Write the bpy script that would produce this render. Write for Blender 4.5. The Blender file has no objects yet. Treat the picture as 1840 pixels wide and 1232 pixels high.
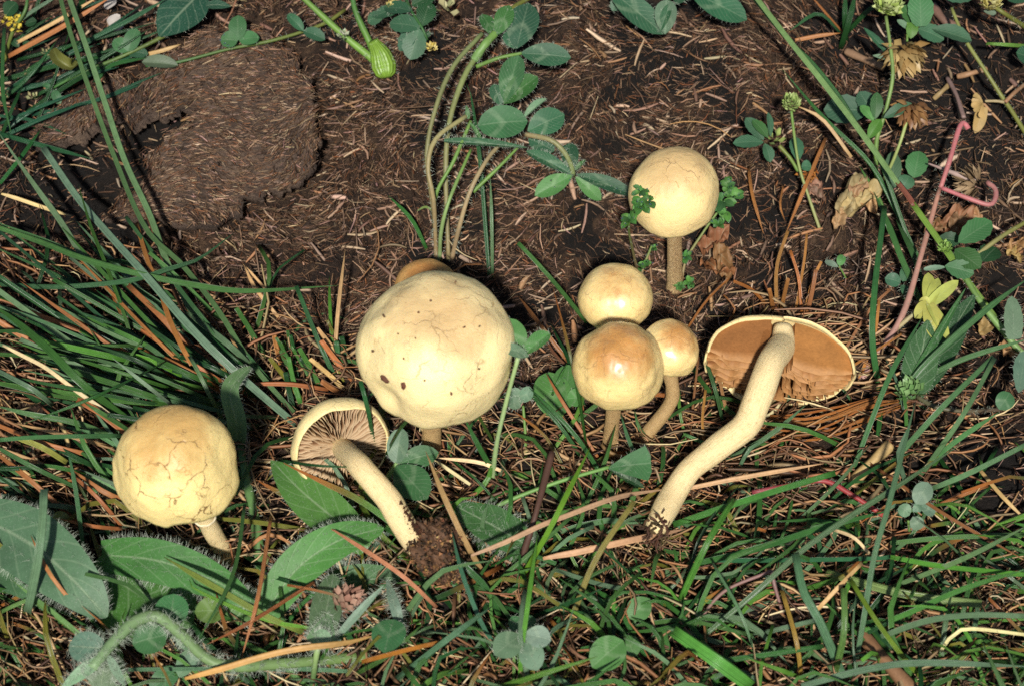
import bpy, math, random
import numpy as np
from mathutils import Vector, Matrix

random.seed(11)
rng = np.random.default_rng(11)
S = bpy.context.scene
COL = S.collection

# ------------------------------------------------------------------ camera
ELEV = math.radians(50.0)          # the camera looks down on the turf
DIST = 0.62
FPX = 3444.0                       # focal length in photograph pixels (1840 wide)
TOCAM = np.array([0.0, -math.cos(ELEV), math.sin(ELEV)])
UPI = np.array([0.0, math.sin(ELEV), math.cos(ELEV)])
RIGHT = np.array([1.0, 0.0, 0.0])
CAMP = TOCAM * DIST
cam = bpy.data.cameras.new("camera")
camo = bpy.data.objects.new("camera", cam)
COL.objects.link(camo)
camo.location = CAMP
camo.rotation_euler = (math.pi / 2 - ELEV, 0, 0)
cam.sensor_width = 36.0
cam.lens = 36.0 * FPX / 1840.0
cam.clip_start = 0.02
cam.clip_end = 60.0
cam.dof.use_dof = True
cam.dof.focus_distance = DIST - 0.022
cam.dof.aperture_fstop = 20.0
S.camera = camo

# ------------------------------------------------------------------ light
SUN_EL = math.radians(45.5)
SUN_AZ = math.radians(-2.5)       # a little to the side of the camera
world = bpy.data.worlds.new("World")
S.world = world
world.use_nodes = True
wn = world.node_tree
bg = wn.nodes["Background"]
sky = wn.nodes.new("ShaderNodeTexSky")
sky.sky_type = 'NISHITA'
sky.sun_disc = False
sky.sun_elevation = SUN_EL
sky.sun_rotation = math.pi - SUN_AZ
wn.links.new(sky.outputs[0], bg.inputs[0])
bg.inputs[1].default_value = 0.05
sun = bpy.data.lights.new("sun", 'SUN')
sun.energy = 4.9
sun.angle = math.radians(3.0)
sun.color = (1.0, 0.955, 0.88)
suno = bpy.data.objects.new("sun", sun)
COL.objects.link(suno)
sdir = Vector((math.sin(SUN_AZ) * math.cos(SUN_EL), -math.cos(SUN_AZ) * math.cos(SUN_EL), math.sin(SUN_EL)))
suno.rotation_euler = sdir.to_track_quat('Z', 'Y').to_euler()
suno.location = sdir * 3
S.view_settings.view_transform = 'Standard'
S.view_settings.look = 'None'
S.view_settings.exposure = 0.12
S.view_settings.gamma = 1.0
S.view_settings.use_curve_mapping = False
S.render.engine = 'CYCLES'
S.cycles.max_bounces = 5
S.cycles.diffuse_bounces = 3
S.cycles.glossy_bounces = 2
S.cycles.transmission_bounces = 3
S.cycles.use_denoising = False
S.cycles.sample_clamp_indirect = 1.5
S.cycles.sample_clamp_direct = 6.0

# ------------------------------------------------------------------ maths
def nrmz(v):
    v = np.asarray(v, float)
    n = np.linalg.norm(v)
    return v / n if n > 1e-12 else v

_lat = np.random.default_rng(5).random((64, 64))
def vnoise(x, y, scale, seed=0):
    x = np.asarray(x, float) / scale + seed * 17.31
    y = np.asarray(y, float) / scale + seed * 7.77
    xi = np.floor(x).astype(int); yi = np.floor(y).astype(int)
    fx = x - xi; fy = y - yi
    fx = fx * fx * (3 - 2 * fx); fy = fy * fy * (3 - 2 * fy)
    a = _lat[xi % 64, yi % 64]; b = _lat[(xi + 1) % 64, yi % 64]
    c = _lat[xi % 64, (yi + 1) % 64]; d = _lat[(xi + 1) % 64, (yi + 1) % 64]
    return (a * (1 - fx) + b * fx) * (1 - fy) + (c * (1 - fx) + d * fx) * fy - 0.5

_lat3 = np.random.default_rng(6).random((32, 32, 32))
def vnoise3(p, scale, seed=0):
    q = np.asarray(p, float) / scale + seed * 3.7 + 100
    i = np.floor(q).astype(int); f = q - i
    f = f * f * (3 - 2 * f)
    r = 0
    for dx in (0, 1):
        for dy in (0, 1):
            for dz in (0, 1):
                w = ((f[..., 0] if dx else 1 - f[..., 0]) * (f[..., 1] if dy else 1 - f[..., 1]) *
                     (f[..., 2] if dz else 1 - f[..., 2]))
                r = r + w * _lat3[(i[..., 0] + dx) % 32, (i[..., 1] + dy) % 32, (i[..., 2] + dz) % 32]
    return r - 0.5

def sstep(a, b, x):
    t = np.clip((np.asarray(x, float) - a) / (b - a), 0, 1)
    return t * t * (3 - 2 * t)

def bump2(x, y, cx, cy, r):
    return np.exp(-((np.asarray(x) - cx) ** 2 + (np.asarray(y) - cy) ** 2) / (r * r))

def ground_smooth(x, y):
    z = 0.030 * sstep(0.02, 0.17, y) * (1 - 0.6 * sstep(0.3, 0.9, y))
    z = z - 0.010 * bump2(x, y, -0.140, 0.062, 0.028) - 0.006 * bump2(x, y, -0.175, 0.10, 0.03)
    z = z + 0.006 * bump2(x, y, 0.03, 0.10, 0.045)
    z = z + 0.012 * vnoise(x, y, 0.06, 1)
    return z

TRENCH = []
def near_line(x, y, poly, r):
    x = np.asarray(x, float); y = np.asarray(y, float)
    d = np.full(x.shape, 1e9)
    for (x0, y0), (x1, y1) in zip(poly, poly[1:] + poly[:1]):
        dx, dy = x1 - x0, y1 - y0
        t = np.clip(((x - x0) * dx + (y - y0) * dy) / (dx * dx + dy * dy + 1e-12), 0, 1)
        d = np.minimum(d, np.hypot(x - x0 - t * dx, y - y0 - t * dy))
    return np.exp(-(d / r) ** 2)

def ground_z(x, y):
    z = ground_smooth(x, y)
    clump = vnoise(x, y, .022, 41)
    z = z + 0.0085 * np.abs(clump) - .002 + 0.0062 * vnoise(x, y, 0.013, 2) + 0.0052 * np.abs(vnoise(x, y, 0.0066, 3)) - .0012 + 0.0028 * vnoise(x, y, 0.0031, 4)
    if TRENCH: z = z - .0075 * near_line(x, y, TRENCH, .0048)
    return z

def ray(px, py):
    return RIGHT * (px - 920.0) / FPX - UPI * (py - 616.0) / FPX - TOCAM

def at(px, py, h=0.0):
    """point seen at pixel (px,py) that stands h metres above the soil"""
    d = ray(px, py)
    z = h
    for _ in range(7):
        t = (CAMP[2] - z) / -d[2]
        p = CAMP + d * t
        z = float(ground_smooth(p[0], p[1])) + h
    return CAMP + d * ((CAMP[2] - z) / -d[2])

def at_y(px, py, Y):
    d = ray(px, py)
    return CAMP + d * ((Y - CAMP[1]) / d[1])

def pxs(p):
    """metres that one photograph pixel covers at p"""
    return float(np.dot(CAMP - p, TOCAM)) / FPX

def proj(p):
    v = p - CAMP
    dep = -(v @ TOCAM)
    return 920 + FPX * (v @ RIGHT) / dep, 616 - FPX * (v @ UPI) / dep

def catmull(pts, n):
    P = np.asarray(pts, float)
    if len(P) == 2:
        t = np.linspace(0, 1, n)[:, None]
        return P[0] * (1 - t) + P[1] * t
    P = np.vstack([2 * P[0] - P[1], P, 2 * P[-1] - P[-2]])
    seg = np.linalg.norm(np.diff(P[1:-1], axis=0), axis=1)
    cum = np.concatenate([[0], np.cumsum(seg)])
    out = []
    for s in np.linspace(0, cum[-1], n):
        i = min(int(np.searchsorted(cum, s, 'right')) - 1, len(seg) - 1)
        t = (s - cum[i]) / max(seg[i], 1e-9)
        p0, p1, p2, p3 = P[i], P[i + 1], P[i + 2], P[i + 3]
        out.append(0.5 * (2 * p1 + (p2 - p0) * t + (2 * p0 - 5 * p1 + 4 * p2 - p3) * t * t + (3 * p1 - p0 - 3 * p2 + p3) * t ** 3))
    return np.array(out)

# ------------------------------------------------------------------ mesh building
class MB:
    def __init__(self):
        self.v = []; self.f = []; self.c = []; self.uv = []; self.loc = []; self.n = 0
    def add(self, v, f, c=None, uv=None, loc=None):
        v = np.asarray(v, float)
        self.v.append(v)
        self.f.extend([tuple(int(i) + self.n for i in q) for q in f])
        k = len(v)
        if c is None: c = np.ones((k, 3)) * 0.5
        c = np.asarray(c, float)
        if c.ndim == 1: c = np.tile(c, (k, 1))
        self.c.append(c)
        self.uv.append(np.zeros((k, 2)) if uv is None else np.asarray(uv, float))
        self.loc.append(np.zeros((k, 3)) if loc is None else np.asarray(loc, float))
        self.n += k
    def build(self, name, mat, parent=None, base=None, smooth=True, kind=None):
        base = np.zeros(3) if base is None else np.asarray(base, float)
        V = np.vstack(self.v) - base
        me = bpy.data.meshes.new(name)
        me.from_pydata(V.tolist(), [], self.f)
        c = np.ones((len(V), 4)); c[:, :3] = np.vstack(self.c)
        a = me.attributes.new("Col", 'FLOAT_COLOR', 'POINT'); a.data.foreach_set("color", c.ravel())
        U = np.vstack(self.uv)
        if np.any(U):
            w = np.zeros((len(V), 3)); w[:, :2] = U
            a = me.attributes.new("luv", 'FLOAT_VECTOR', 'POINT'); a.data.foreach_set("vector", w.ravel())
        L = np.vstack(self.loc)
        if np.any(L):
            a = me.attributes.new("loc", 'FLOAT_VECTOR', 'POINT'); a.data.foreach_set("vector", L.ravel())
        if smooth:
            me.polygons.foreach_set("use_smooth", np.ones(len(me.polygons), bool))
        me.materials.append(mat)
        o = bpy.data.objects.new(name, me)
        COL.objects.link(o)
        if parent is not None: o.parent = parent
        else: o.location = base
        if kind: o["kind"] = kind
        return o

def thing(name, label, cat, base, group=None):
    o = bpy.data.objects.new(name, None)
    COL.objects.link(o)
    o.empty_display_size = 0.01
    o.location = base
    o["label"] = label; o["category"] = cat
    if group: o["group"] = group
    return o

def tube(pts, wid, thk, up, sec, cap_end=True):
    """sweep a cross-section; wid/thk are half sizes, up keeps the flat side"""
    P = np.asarray(pts, float); n = len(P)
    T = np.gradient(P, axis=0); T /= np.maximum(np.linalg.norm(T, axis=1), 1e-12)[:, None]
    up = np.asarray(up, float)
    if up.ndim == 1: up = np.tile(up, (n, 1))
    sd = np.cross(T, up); sd /= np.maximum(np.linalg.norm(sd, axis=1), 1e-9)[:, None]
    nn = np.cross(sd, T)
    sec = np.asarray(sec, float); k = len(sec)
    V = (P[:, None, :] + sd[:, None, :] * (sec[None, :, 0, None] * np.asarray(wid)[:, None, None])
         + nn[:, None, :] * (sec[None, :, 1, None] * np.asarray(thk)[:, None, None])).reshape(-1, 3)
    F = []
    for i in range(n - 1):
        for j in range(k):
            a = i * k + j; b = i * k + (j + 1) % k
            F.append((a, a + k, b + k, b))
    if cap_end:
        F.append(tuple(range(k)))
        F.append(tuple(range((n - 1) * k, n * k))[::-1])
    return V, F

BLADE = [(-1, .34), (-.5, .10), (0, .02), (.5, .10), (1, .34), (.95, .10), (.4, -.22), (-.4, -.22), (-.95, .10)]
def circ(k):
    return [(math.cos(2 * math.pi * i / k), math.sin(2 * math.pi * i / k)) for i in range(k)]
C6, C8, C16 = circ(6), circ(8), circ(16)

def pxcurve(pts, h3, n):
    """control points in photograph pixels + heights (mm: start, middle, end) -> smooth 3D curve above the soil"""
    P = np.asarray(pts, float)
    d = np.concatenate([[0], np.cumsum(np.linalg.norm(np.diff(P, axis=0), axis=1))]); d /= d[-1]
    h0, h1, h2 = h3
    q = []
    for (x, y), t in zip(P, d):
        h = h0 * (1 - t) * (1 - 2 * t) + 4 * h1 * t * (1 - t) + h2 * t * (2 * t - 1)
        q.append(at(x, y, max(h, 0.3) / 1000.0))
    return catmull(q, n)

GREEN = (.040, .125, .032); DARK = (.014, .062, .020); BLUE = (.105, .200, .130); BRIGHT = (.085, .235, .030)
OLIVE = (.140, .150, .030); RUST = (.300, .115, .036); TAN = (.430, .265, .115); PALE = (.600, .470, .240)
BROWN = (.110, .050, .024); PINK = (.430, .175, .140); RED = (.330, .040, .035); STEMG = (.150, .230, .060)
GREYG = (.150, .235, .150); SILV = (.20, .33, .27)

def jit(c, a=.18):
    k = 1 + random.uniform(-a, a)
    return tuple(max(0, x * k * (1 + random.uniform(-a, a) * .5)) for x in c)

def blade_mesh(mb, P, w, col, tipcol=None, tip='taper', roll=None, fold=1.0):
    n = len(P)
    t = np.linspace(0, 1, n)
    if tip == 'taper': pr = np.clip((1 - t) * 3.2, 0.06, 1) ** .8
    elif tip == 'cut': pr = np.ones(n) * (1 - .18 * t)
    else: pr = np.clip(np.sin(math.pi * (0.12 + .86 * t)) * 1.6, .08, 1)
    pr = pr * (0.82 + .18 * np.clip(t * 5, 0, 1))
    if roll is None: roll = random.uniform(-.7, .7)
    up = nrmz(TOCAM * .75 + np.array([roll, random.uniform(-.3, .3), .35]))
    V, F = tube(P, pr * w * .5, pr * w * .5 * fold, up, BLADE)
    k = len(BLADE)
    c = np.tile(np.asarray(col, float), (n, 1))
    if tipcol is not None:
        m = sstep(.45, .9, t)[:, None]
        c = c * (1 - m) + np.asarray(tipcol) * m
    c = np.repeat(c, k, axis=0)
    uv = np.stack([np.repeat(t, k), np.tile(np.array([s[0] for s in BLADE]) * .5 + .5, n)], axis=1)
    mb.add(V, F, c, uv)

# ------------------------------------------------------------------ materials
class NT:
    def __init__(self, name):
        self.m = bpy.data.materials.new(name); self.m.use_nodes = True
        self.t = self.m.node_tree; self.t.nodes.clear()
    def n(self, typ, ins=None, **kw):
        nd = self.t.nodes.new("ShaderNode" + typ)
        for k, v in kw.items(): setattr(nd, k, v)
        for k, v in (ins or {}).items():
            s = nd.inputs[k]
            if isinstance(v, bpy.types.NodeSocket): self.t.links.new(v, s)
            else: s.default_value = v
        return nd
    def attr(self, name):
        return self.n("Attribute", attribute_name=name)
    def noise(self, vec, scale, detail=3, rough=.6):
        return self.n("TexNoise", {"Vector": vec, "Scale": scale, "Detail": detail, "Roughness": rough}).outputs[0]
    def math(self, op, a, b=0.0, c=None):
        nd = self.n("Math", {0: a, 1: b}, operation=op)
        if c is not None: nd.inputs[2].default_value = c
        return nd.outputs[0]
    def map(self, v, a, b, c=0.0, d=1.0):
        return self.n("MapRange", {0: v, 1: a, 2: b, 3: c, 4: d}, interpolation_type='SMOOTHSTEP').outputs[0]
    def mix(self, f, a, b, mode='MIX'):
        nd = self.n("Mix", data_type='RGBA', blend_type=mode)
        for k, v in ((0, f), (6, a), (7, b)):
            s = nd.inputs[k]
            if isinstance(v, bpy.types.NodeSocket): self.t.links.new(v, s)
            elif k: s.default_value = (*v, 1) if len(v) == 3 else v
            else: s.default_value = v
        return nd.outputs[2]
    def ramp(self, f, stops):
        nd = self.n("ValToRGB", {0: f}); e = nd.color_ramp.elements
        while len(e) < len(stops): e.new(.5)
        for x, (p, c) in zip(e, stops): x.position = p; x.color = (*c, 1)
        return nd.outputs[0]
    def bump(self, h, strength=.3, dist=.0005):
        return self.n("Bump", {"Height": h, "Strength": strength, "Distance": dist}).outputs[0]
    def out(self, col, rough=.6, spec=.4, normal=None, trans=0.0, tcol=None, coat=0.0, coatr=.2, sss=0.0, coati=1.5):
        p = self.n("BsdfPrincipled", {"Base Color": col, "Roughness": rough, "Specular IOR Level": spec})
        if not (isinstance(coat, float) and coat == 0.0):
            if isinstance(coat, bpy.types.NodeSocket): self.t.links.new(coat, p.inputs["Coat Weight"])
            else: p.inputs["Coat Weight"].default_value = coat
            p.inputs["Coat Roughness"].default_value = coatr; p.inputs["Coat IOR"].default_value = coati
        if sss:
            p.inputs["Subsurface Weight"].default_value = sss
            p.inputs["Subsurface Radius"].default_value = (.004, .0025, .001)
            p.inputs["Subsurface Scale"].default_value = .6
        if normal is not None: self.t.links.new(normal, p.inputs["Normal"])
        sh = p.outputs[0]
        if trans:
            tr = self.n("BsdfTranslucent", {"Color": tcol if tcol is not None else col})
            mx = self.n("MixShader", {0: trans, 1: sh, 2: tr.outputs[0]})
            sh = mx.outputs[0]
        o = self.n("OutputMaterial", {0: sh})
        return self.m

def mat_attr(name, rough=.6, spec=.35, trans=0.0, nscale=900, namp=.35, bstr=.25, stripes=False, tint=None):
    t = NT(name); c = t.attr("Col").outputs[0]
    pos = t.n("NewGeometry").outputs[0]
    nz = t.noise(pos, nscale, 4)
    lo = t.noise(pos, nscale * .12, 2)
    k = t.math('ADD', t.math('MULTIPLY', nz, namp * 2), 1 - namp)
    k2 = t.math('ADD', t.math('MULTIPLY', lo, .7), .65)
    k = t.math('MULTIPLY', k, k2)
    h = nz
    if tint: c = t.mix(1.0, c, tint, 'MULTIPLY')
    if stripes:
        uv = t.attr("luv").outputs[1]
        sx = t.n("SeparateXYZ", {0: uv})
        w = t.math('ADD', t.math('SINE', t.math('MULTIPLY', sx.outputs[1], 46.0)), t.math('MULTIPLY', t.math('SINE', t.math('MULTIPLY', sx.outputs[1], 19.0)), .6))
        h = w
        k = t.math('MULTIPLY', k, t.math('ADD', t.math('MULTIPLY', w, .15), 1.0))
    cc = t.n("Vector Math".replace(" ", ""), {0: c, 1: t.n("CombineXYZ", {0: k, 1: k, 2: k}).outputs[0]}, operation='MULTIPLY').outputs[0]
    return t.out(cc, rough, spec, t.bump(h, bstr, .0002), trans)

M_GRASS = mat_attr("grass_blade_skin", .36, .55, .16, 520, .34, .5, True, (1.18, 1.06, .86))
M_DRY = mat_attr("dry_straw", .55, .40, .0, 1200, .35, .3)
M_FIBRE = mat_attr("dung_fibre", .62, .45, 0, 1500, .45, .3)
M_STEM = mat_attr("plant_stem", .5, .4, .08, 900, .2, .25)
M_HAIR = mat_attr("plant_hair", .4, .5, .35, 500, .1, 0.05)
M_FLOWER = mat_attr("flower_scales", .45, .45, .25, 1500, .25, .2)
M_SOIL = mat_attr("crumbly_soil", .75, .35, 0, 1600, .6, .9)

def mat_ground():
    t = NT("dung_soil")
    pos = t.n("NewGeometry").outputs[0]
    a = t.noise(pos, 60, 4); b = t.noise(pos, 420, 5, .7); c = t.noise(pos, 1900, 3, .7)
    f = t.math('ADD', t.math('MULTIPLY', a, .45), t.math('ADD', t.math('MULTIPLY', b, .4), t.math('MULTIPLY', c, .25)))
    col = t.ramp(f, [(.42, (.006, .004, .003)), (.52, (.024, .013, .008)), (.60, (.062, .035, .020)), (.70, (.15, .09, .052))])
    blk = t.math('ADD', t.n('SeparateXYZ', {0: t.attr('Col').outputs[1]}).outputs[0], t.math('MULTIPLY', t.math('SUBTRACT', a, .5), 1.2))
    col = t.mix(t.map(blk, .25, .7, 0.0, .88), col, (.0045, .004, .0035))  # near-black for bare soil and for the shade painted into hollows
    h = t.math('ADD', b, t.math('MULTIPLY', c, .6))
    return t.out(col, .72, .35, t.bump(h, 1.0, .0026))
M_GROUND = mat_ground()

def mat_slab():
    t = NT("dried_dung")
    pos = t.n("NewGeometry").outputs[0]
    mp = t.n("Mapping", {0: pos, 2: (0, 0, .5), 3: (1, 2.6, 2)}).outputs[0]
    a = t.noise(pos, 70, 3); b = t.noise(mp, 420, 5, .75); c = t.noise(mp, 1500, 3, .7)
    f = t.math('ADD', t.math('MULTIPLY', a, .35), t.math('ADD', t.math('MULTIPLY', b, .45), t.math('MULTIPLY', c, .3)))
    col = t.ramp(f, [(.42, (.016, .010, .007)), (.51, (.058, .038, .028)), (.59, (.110, .073, .052)), (.71, (.23, .155, .10))])
    h = t.math('ADD', b, t.math('MULTIPLY', c, .7))
    return t.out(col, .68, .4, t.bump(h, .9, .0011))
M_SLAB = mat_slab()

def mat_leaf(name, rough, veins=10.0, chev=0.0, rib=.35, trans=.22, spec=.4, hairy=0.0):
    t = NT(name); c = t.attr("Col").outputs[0]
    uv = t.n("SeparateXYZ", {0: t.attr("luv").outputs[1]})
    u, v = uv.outputs[0], uv.outputs[1]
    av = t.math('ABSOLUTE', t.math('SUBTRACT', v, .5))
    pos = t.n("NewGeometry").outputs[0]
    nz = t.noise(pos, 420, 4); lo = t.noise(pos, 70, 2)
    k = t.math('MULTIPLY', t.math('ADD', t.math('MULTIPLY', nz, .5), .75), t.math('ADD', t.math('MULTIPLY', lo, .7), .65))
    cc = t.n("VectorMath", {0: c, 1: t.n("CombineXYZ", {0: k, 1: k, 2: k}).outputs[0]}, operation='MULTIPLY').outputs[0]
    pale = t.mix(.55, c, (.45, .55, .36))
    ribm = t.map(av, .0, .045, rib, 0.0)
    cc = t.mix(ribm, cc, pale)
    vn = t.math('SINE', t.math('MULTIPLY', t.math('SUBTRACT', u, t.math('MULTIPLY', av, .55)), veins * 6.283))
    vm = t.map(vn, .86, 1.0, 0.0, .20)
    cc = t.mix(vm, cc, pale)
    if chev:
        d = t.math('ABSOLUTE', t.math('SUBTRACT', u, t.math('SUBTRACT', .52, t.math('MULTIPLY', av, .55))))
        dm = t.math('MULTIPLY', t.map(d, .02, .10, chev, 0.0), t.map(nz, .3, .6, .3, 1.0))
        cc = t.mix(dm, cc, pale)
    if hairy:
        hz = t.map(t.noise(pos, 2600, 2), .55, .75, 0.0, hairy)
        cc = t.mix(hz, cc, (.42, .48, .40))
    h = t.math('SUBTRACT', t.math('MULTIPLY', nz, .5), t.math('MULTIPLY', t.math('ADD', vm, ribm), 1.2))
    return t.out(cc, rough, spec, t.bump(h, .35, .0005), trans)
M_CLOVER = mat_leaf("clover_leaf", .5, 11, .32, .22)
M_TREFOIL = mat_leaf("trefoil_leaf", .5, 10, 0.0, .18)
M_BROAD = mat_leaf("hairy_broad_leaf", .52, 6, 0.0, .55, .2, .35, .30)
M_DEAD = mat_leaf("withered_leaf", .6, 7, 0, .25, .15)

def mat_cap(name, base, tan, ochre, ochre_amt, crack, gloss, seed, cr=.2, tanamt=.8, ckc=(.20, .095, .028)):
    t = NT(name)
    L = t.attr("loc").outputs[1]
    off = t.n("VectorMath", {0: L, 1: (seed * 3.1, seed * 1.7, seed * .9)}, operation='ADD').outputs[0]
    z = t.n("SeparateXYZ", {0: L}).outputs[2]
    n1 = t.noise(off, 1.6, 4); n2 = t.noise(off, 6, 5, .7); n3 = t.noise(off, 45, 3, .6)
    m1 = t.math('ADD', t.map(z, .15, 1.0), t.math('MULTIPLY', t.math('SUBTRACT', n1, .5), .9))
    col = t.mix(t.map(m1, .42, 1.15, 0.0, tanamt), base, tan)
    mo = t.math('ADD', z, t.math('MULTIPLY', t.math('SUBTRACT', n1, .5), .75))
    col = t.mix(t.map(mo, .62, 1.02, 0.0, ochre_amt), col, ochre)
    st = t.math('MULTIPLY', t.map(n2, .54, .72, 0.0, .55), t.map(n1, .40, .62))
    col = t.mix(st, col, tan)
    # fine wrinkles and cracks in the skin
    wrp = t.n("TexNoise", {"Vector": off, "Scale": 3.2, "Detail": 5}).outputs[1]
    wv = t.n("VectorMath", {0: off, 1: t.n("VectorMath", {0: wrp, 3: .38}, operation='SCALE').outputs[0]}, operation='ADD').outputs[0]
    vd = t.n("TexVoronoi", {"Vector": wv, "Scale": 1.9}, feature='DISTANCE_TO_EDGE').outputs[0]
    ck = t.math('MULTIPLY', t.map(vd, .002, .020, 1.0, 0.0), t.map(t.noise(off, 1.9, 2), .47, .60))
    vd2 = t.n("TexVoronoi", {"Vector": wv, "Scale": 5.0}, feature='DISTANCE_TO_EDGE').outputs[0]
    ck2 = t.math('MULTIPLY', t.map(vd2, .002, .026, .5, 0.0), t.map(t.noise(off, 2.6, 2), .55, .66))
    cks = t.math('MULTIPLY', t.math('MAXIMUM', ck, ck2), crack)
    col = t.mix(cks, col, ckc)
    sp = t.map(t.noise(off, 26, 1), .755, .79)
    col = t.mix(t.math('MULTIPLY', sp, .8), col, (.12, .06, .025))
    col = t.mix(t.map(n3, .35, .7, 0.0, .16), col, tan)
    h = t.math('SUBTRACT', t.math('ADD', t.math('MULTIPLY', n2, .5), t.math('MULTIPLY', n3, .18)), t.math('MULTIPLY', cks, .8))
    gl = t.math('MULTIPLY', t.map(n2, .36, .6, .35, 1.0), gloss)
    return t.out(col, .42, .38, t.bump(h, .5, .0015), coat=gl, coatr=cr, sss=.12, coati=1.9 if gloss > .5 else 1.5)

YEL = (.80, .60, .24); TANC = (.52, .31, .10); OCH = (.45, .17, .03)
M_CAP_BIG = mat_cap("cap_skin_big", (.90, .74, .38), (.56, .37, .17), (.66, .46, .22), .35, .5, .05, 1, .3, .9, (.40, .24, .09))
M_CAP_LEFT = mat_cap("cap_skin_cracked", (.91, .72, .31), (.62, .40, .14), (.54, .31, .10), .6, .95, .08, 2, .3)
M_CAP_BACK = mat_cap("cap_skin_smooth", (.86, .66, .31), (.58, .40, .19), (.60, .40, .17), .35, .5, .06, 3.3, .3)
M_CAP_GLOSS = mat_cap("cap_skin_glossy", (.90, .68, .29), (.64, .38, .13), (.52, .22, .045), .8, .34, 1.0, 4.1, .32)
M_CAP_OCHRE = mat_cap("cap_skin_ochre", (.58, .33, .11), (.44, .21, .06), (.40, .16, .04), .8, .4, .15, 5.2, .3)
M_CAP_TIP = mat_cap("cap_skin_creamy", (.88, .70, .34), (.64, .44, .19), (.6, .4, .16), .2, .3, .06, 6.4, .3)

def mat_stipe(name, base, dark, scaly):
    t = NT(name); L = t.attr("loc").outputs[1]
    mp = t.n("Mapping", {0: L, 3: (1, 1, .18)}).outputs[0]
    n1 = t.noise(mp, 9, 5, .7); n2 = t.noise(L, 2.2, 3)
    sc = t.n("TexWave", {"Vector": t.n("Mapping", {0: L, 3: (.6, .6, 1.4)}).outputs[0], "Scale": 2.6, "Distortion": 9.0, "Detail": 2.5, "Detail Scale": 2.4},
             wave_type='BANDS', bands_direction='Z').outputs[0]
    f = t.math('ADD', t.map(n1, .40, .78, 0, .45), t.map(n2, .46, .75, 0, .35))
    f = t.math('ADD', f, t.math('MULTIPLY', t.map(sc, .45, .9), scaly))
    col = t.mix(f, base, dark)
    sp = t.map(t.noise(L, 9, 3), .64, .70)
    col = t.mix(t.math('MULTIPLY', sp, .7), col, (.07, .035, .016))
    h = t.math('SUBTRACT', n1, t.math('MULTIPLY', sc, scaly * 1.4))
    return t.out(col, .55, .35, t.bump(h, .5, .0010), sss=.08)
M_STIPE = mat_stipe("stipe_fibrous", (.84, .67, .36), (.58, .40, .18), .10)
M_STIPE_TAN = mat_stipe("stipe_tan", (.56, .38, .17), (.32, .18, .07), .22)
M_STIPE_SCALY = mat_stipe("stipe_scaly", (.66, .48, .24), (.26, .14, .055), .9)
M_GILL = mat_attr("gill_flesh", .6, .25, .10, 1100, .30, .6)

def mat_dew():
    t = NT("dew_water")
    p = t.n("BsdfPrincipled", {"Base Color": (1, 1, 1, 1), "Roughness": .03, "IOR": 1.33, "Transmission Weight": 1.0})
    t.n("OutputMaterial", {0: p.outputs[0]})
    return t.m
M_DEW = mat_dew()

def projv(x, y, z):
    v = np.stack([x, y, z], -1) - CAMP
    dep = -(v @ TOCAM)
    return 920 + FPX * v[:, 0] / dep, 616 - FPX * (v @ UPI) / dep

SLAB = [(40, 242), (62, 216), (95, 200), (135, 172), (165, 142), (230, 128), (262, 124), (300, 92), (345, 66), (400, 45), (470, 38), (512, 62), (530, 96),
        (540, 120), (556, 140), (563, 190), (572, 240), (577, 292), (545, 318), (515, 338), (470, 352), (440, 350), (425, 378),
        (398, 400), (360, 404), (300, 402), (240, 398), (190, 392), (186, 372), (215, 346), (262, 330), (268, 305), (248, 288), (272, 268), (252, 278), (290, 250), (292, 232),
        (330, 224), (342, 205), (338, 196), (322, 188), (300, 200), (268, 204), (243, 226), (232, 215), (195, 204), (170, 220), (130, 238), (95, 256), (60, 258)]
TRENCH.extend([tuple(at(a_, b_, .006)[:2]) for a_, b_ in SLAB])

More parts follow.
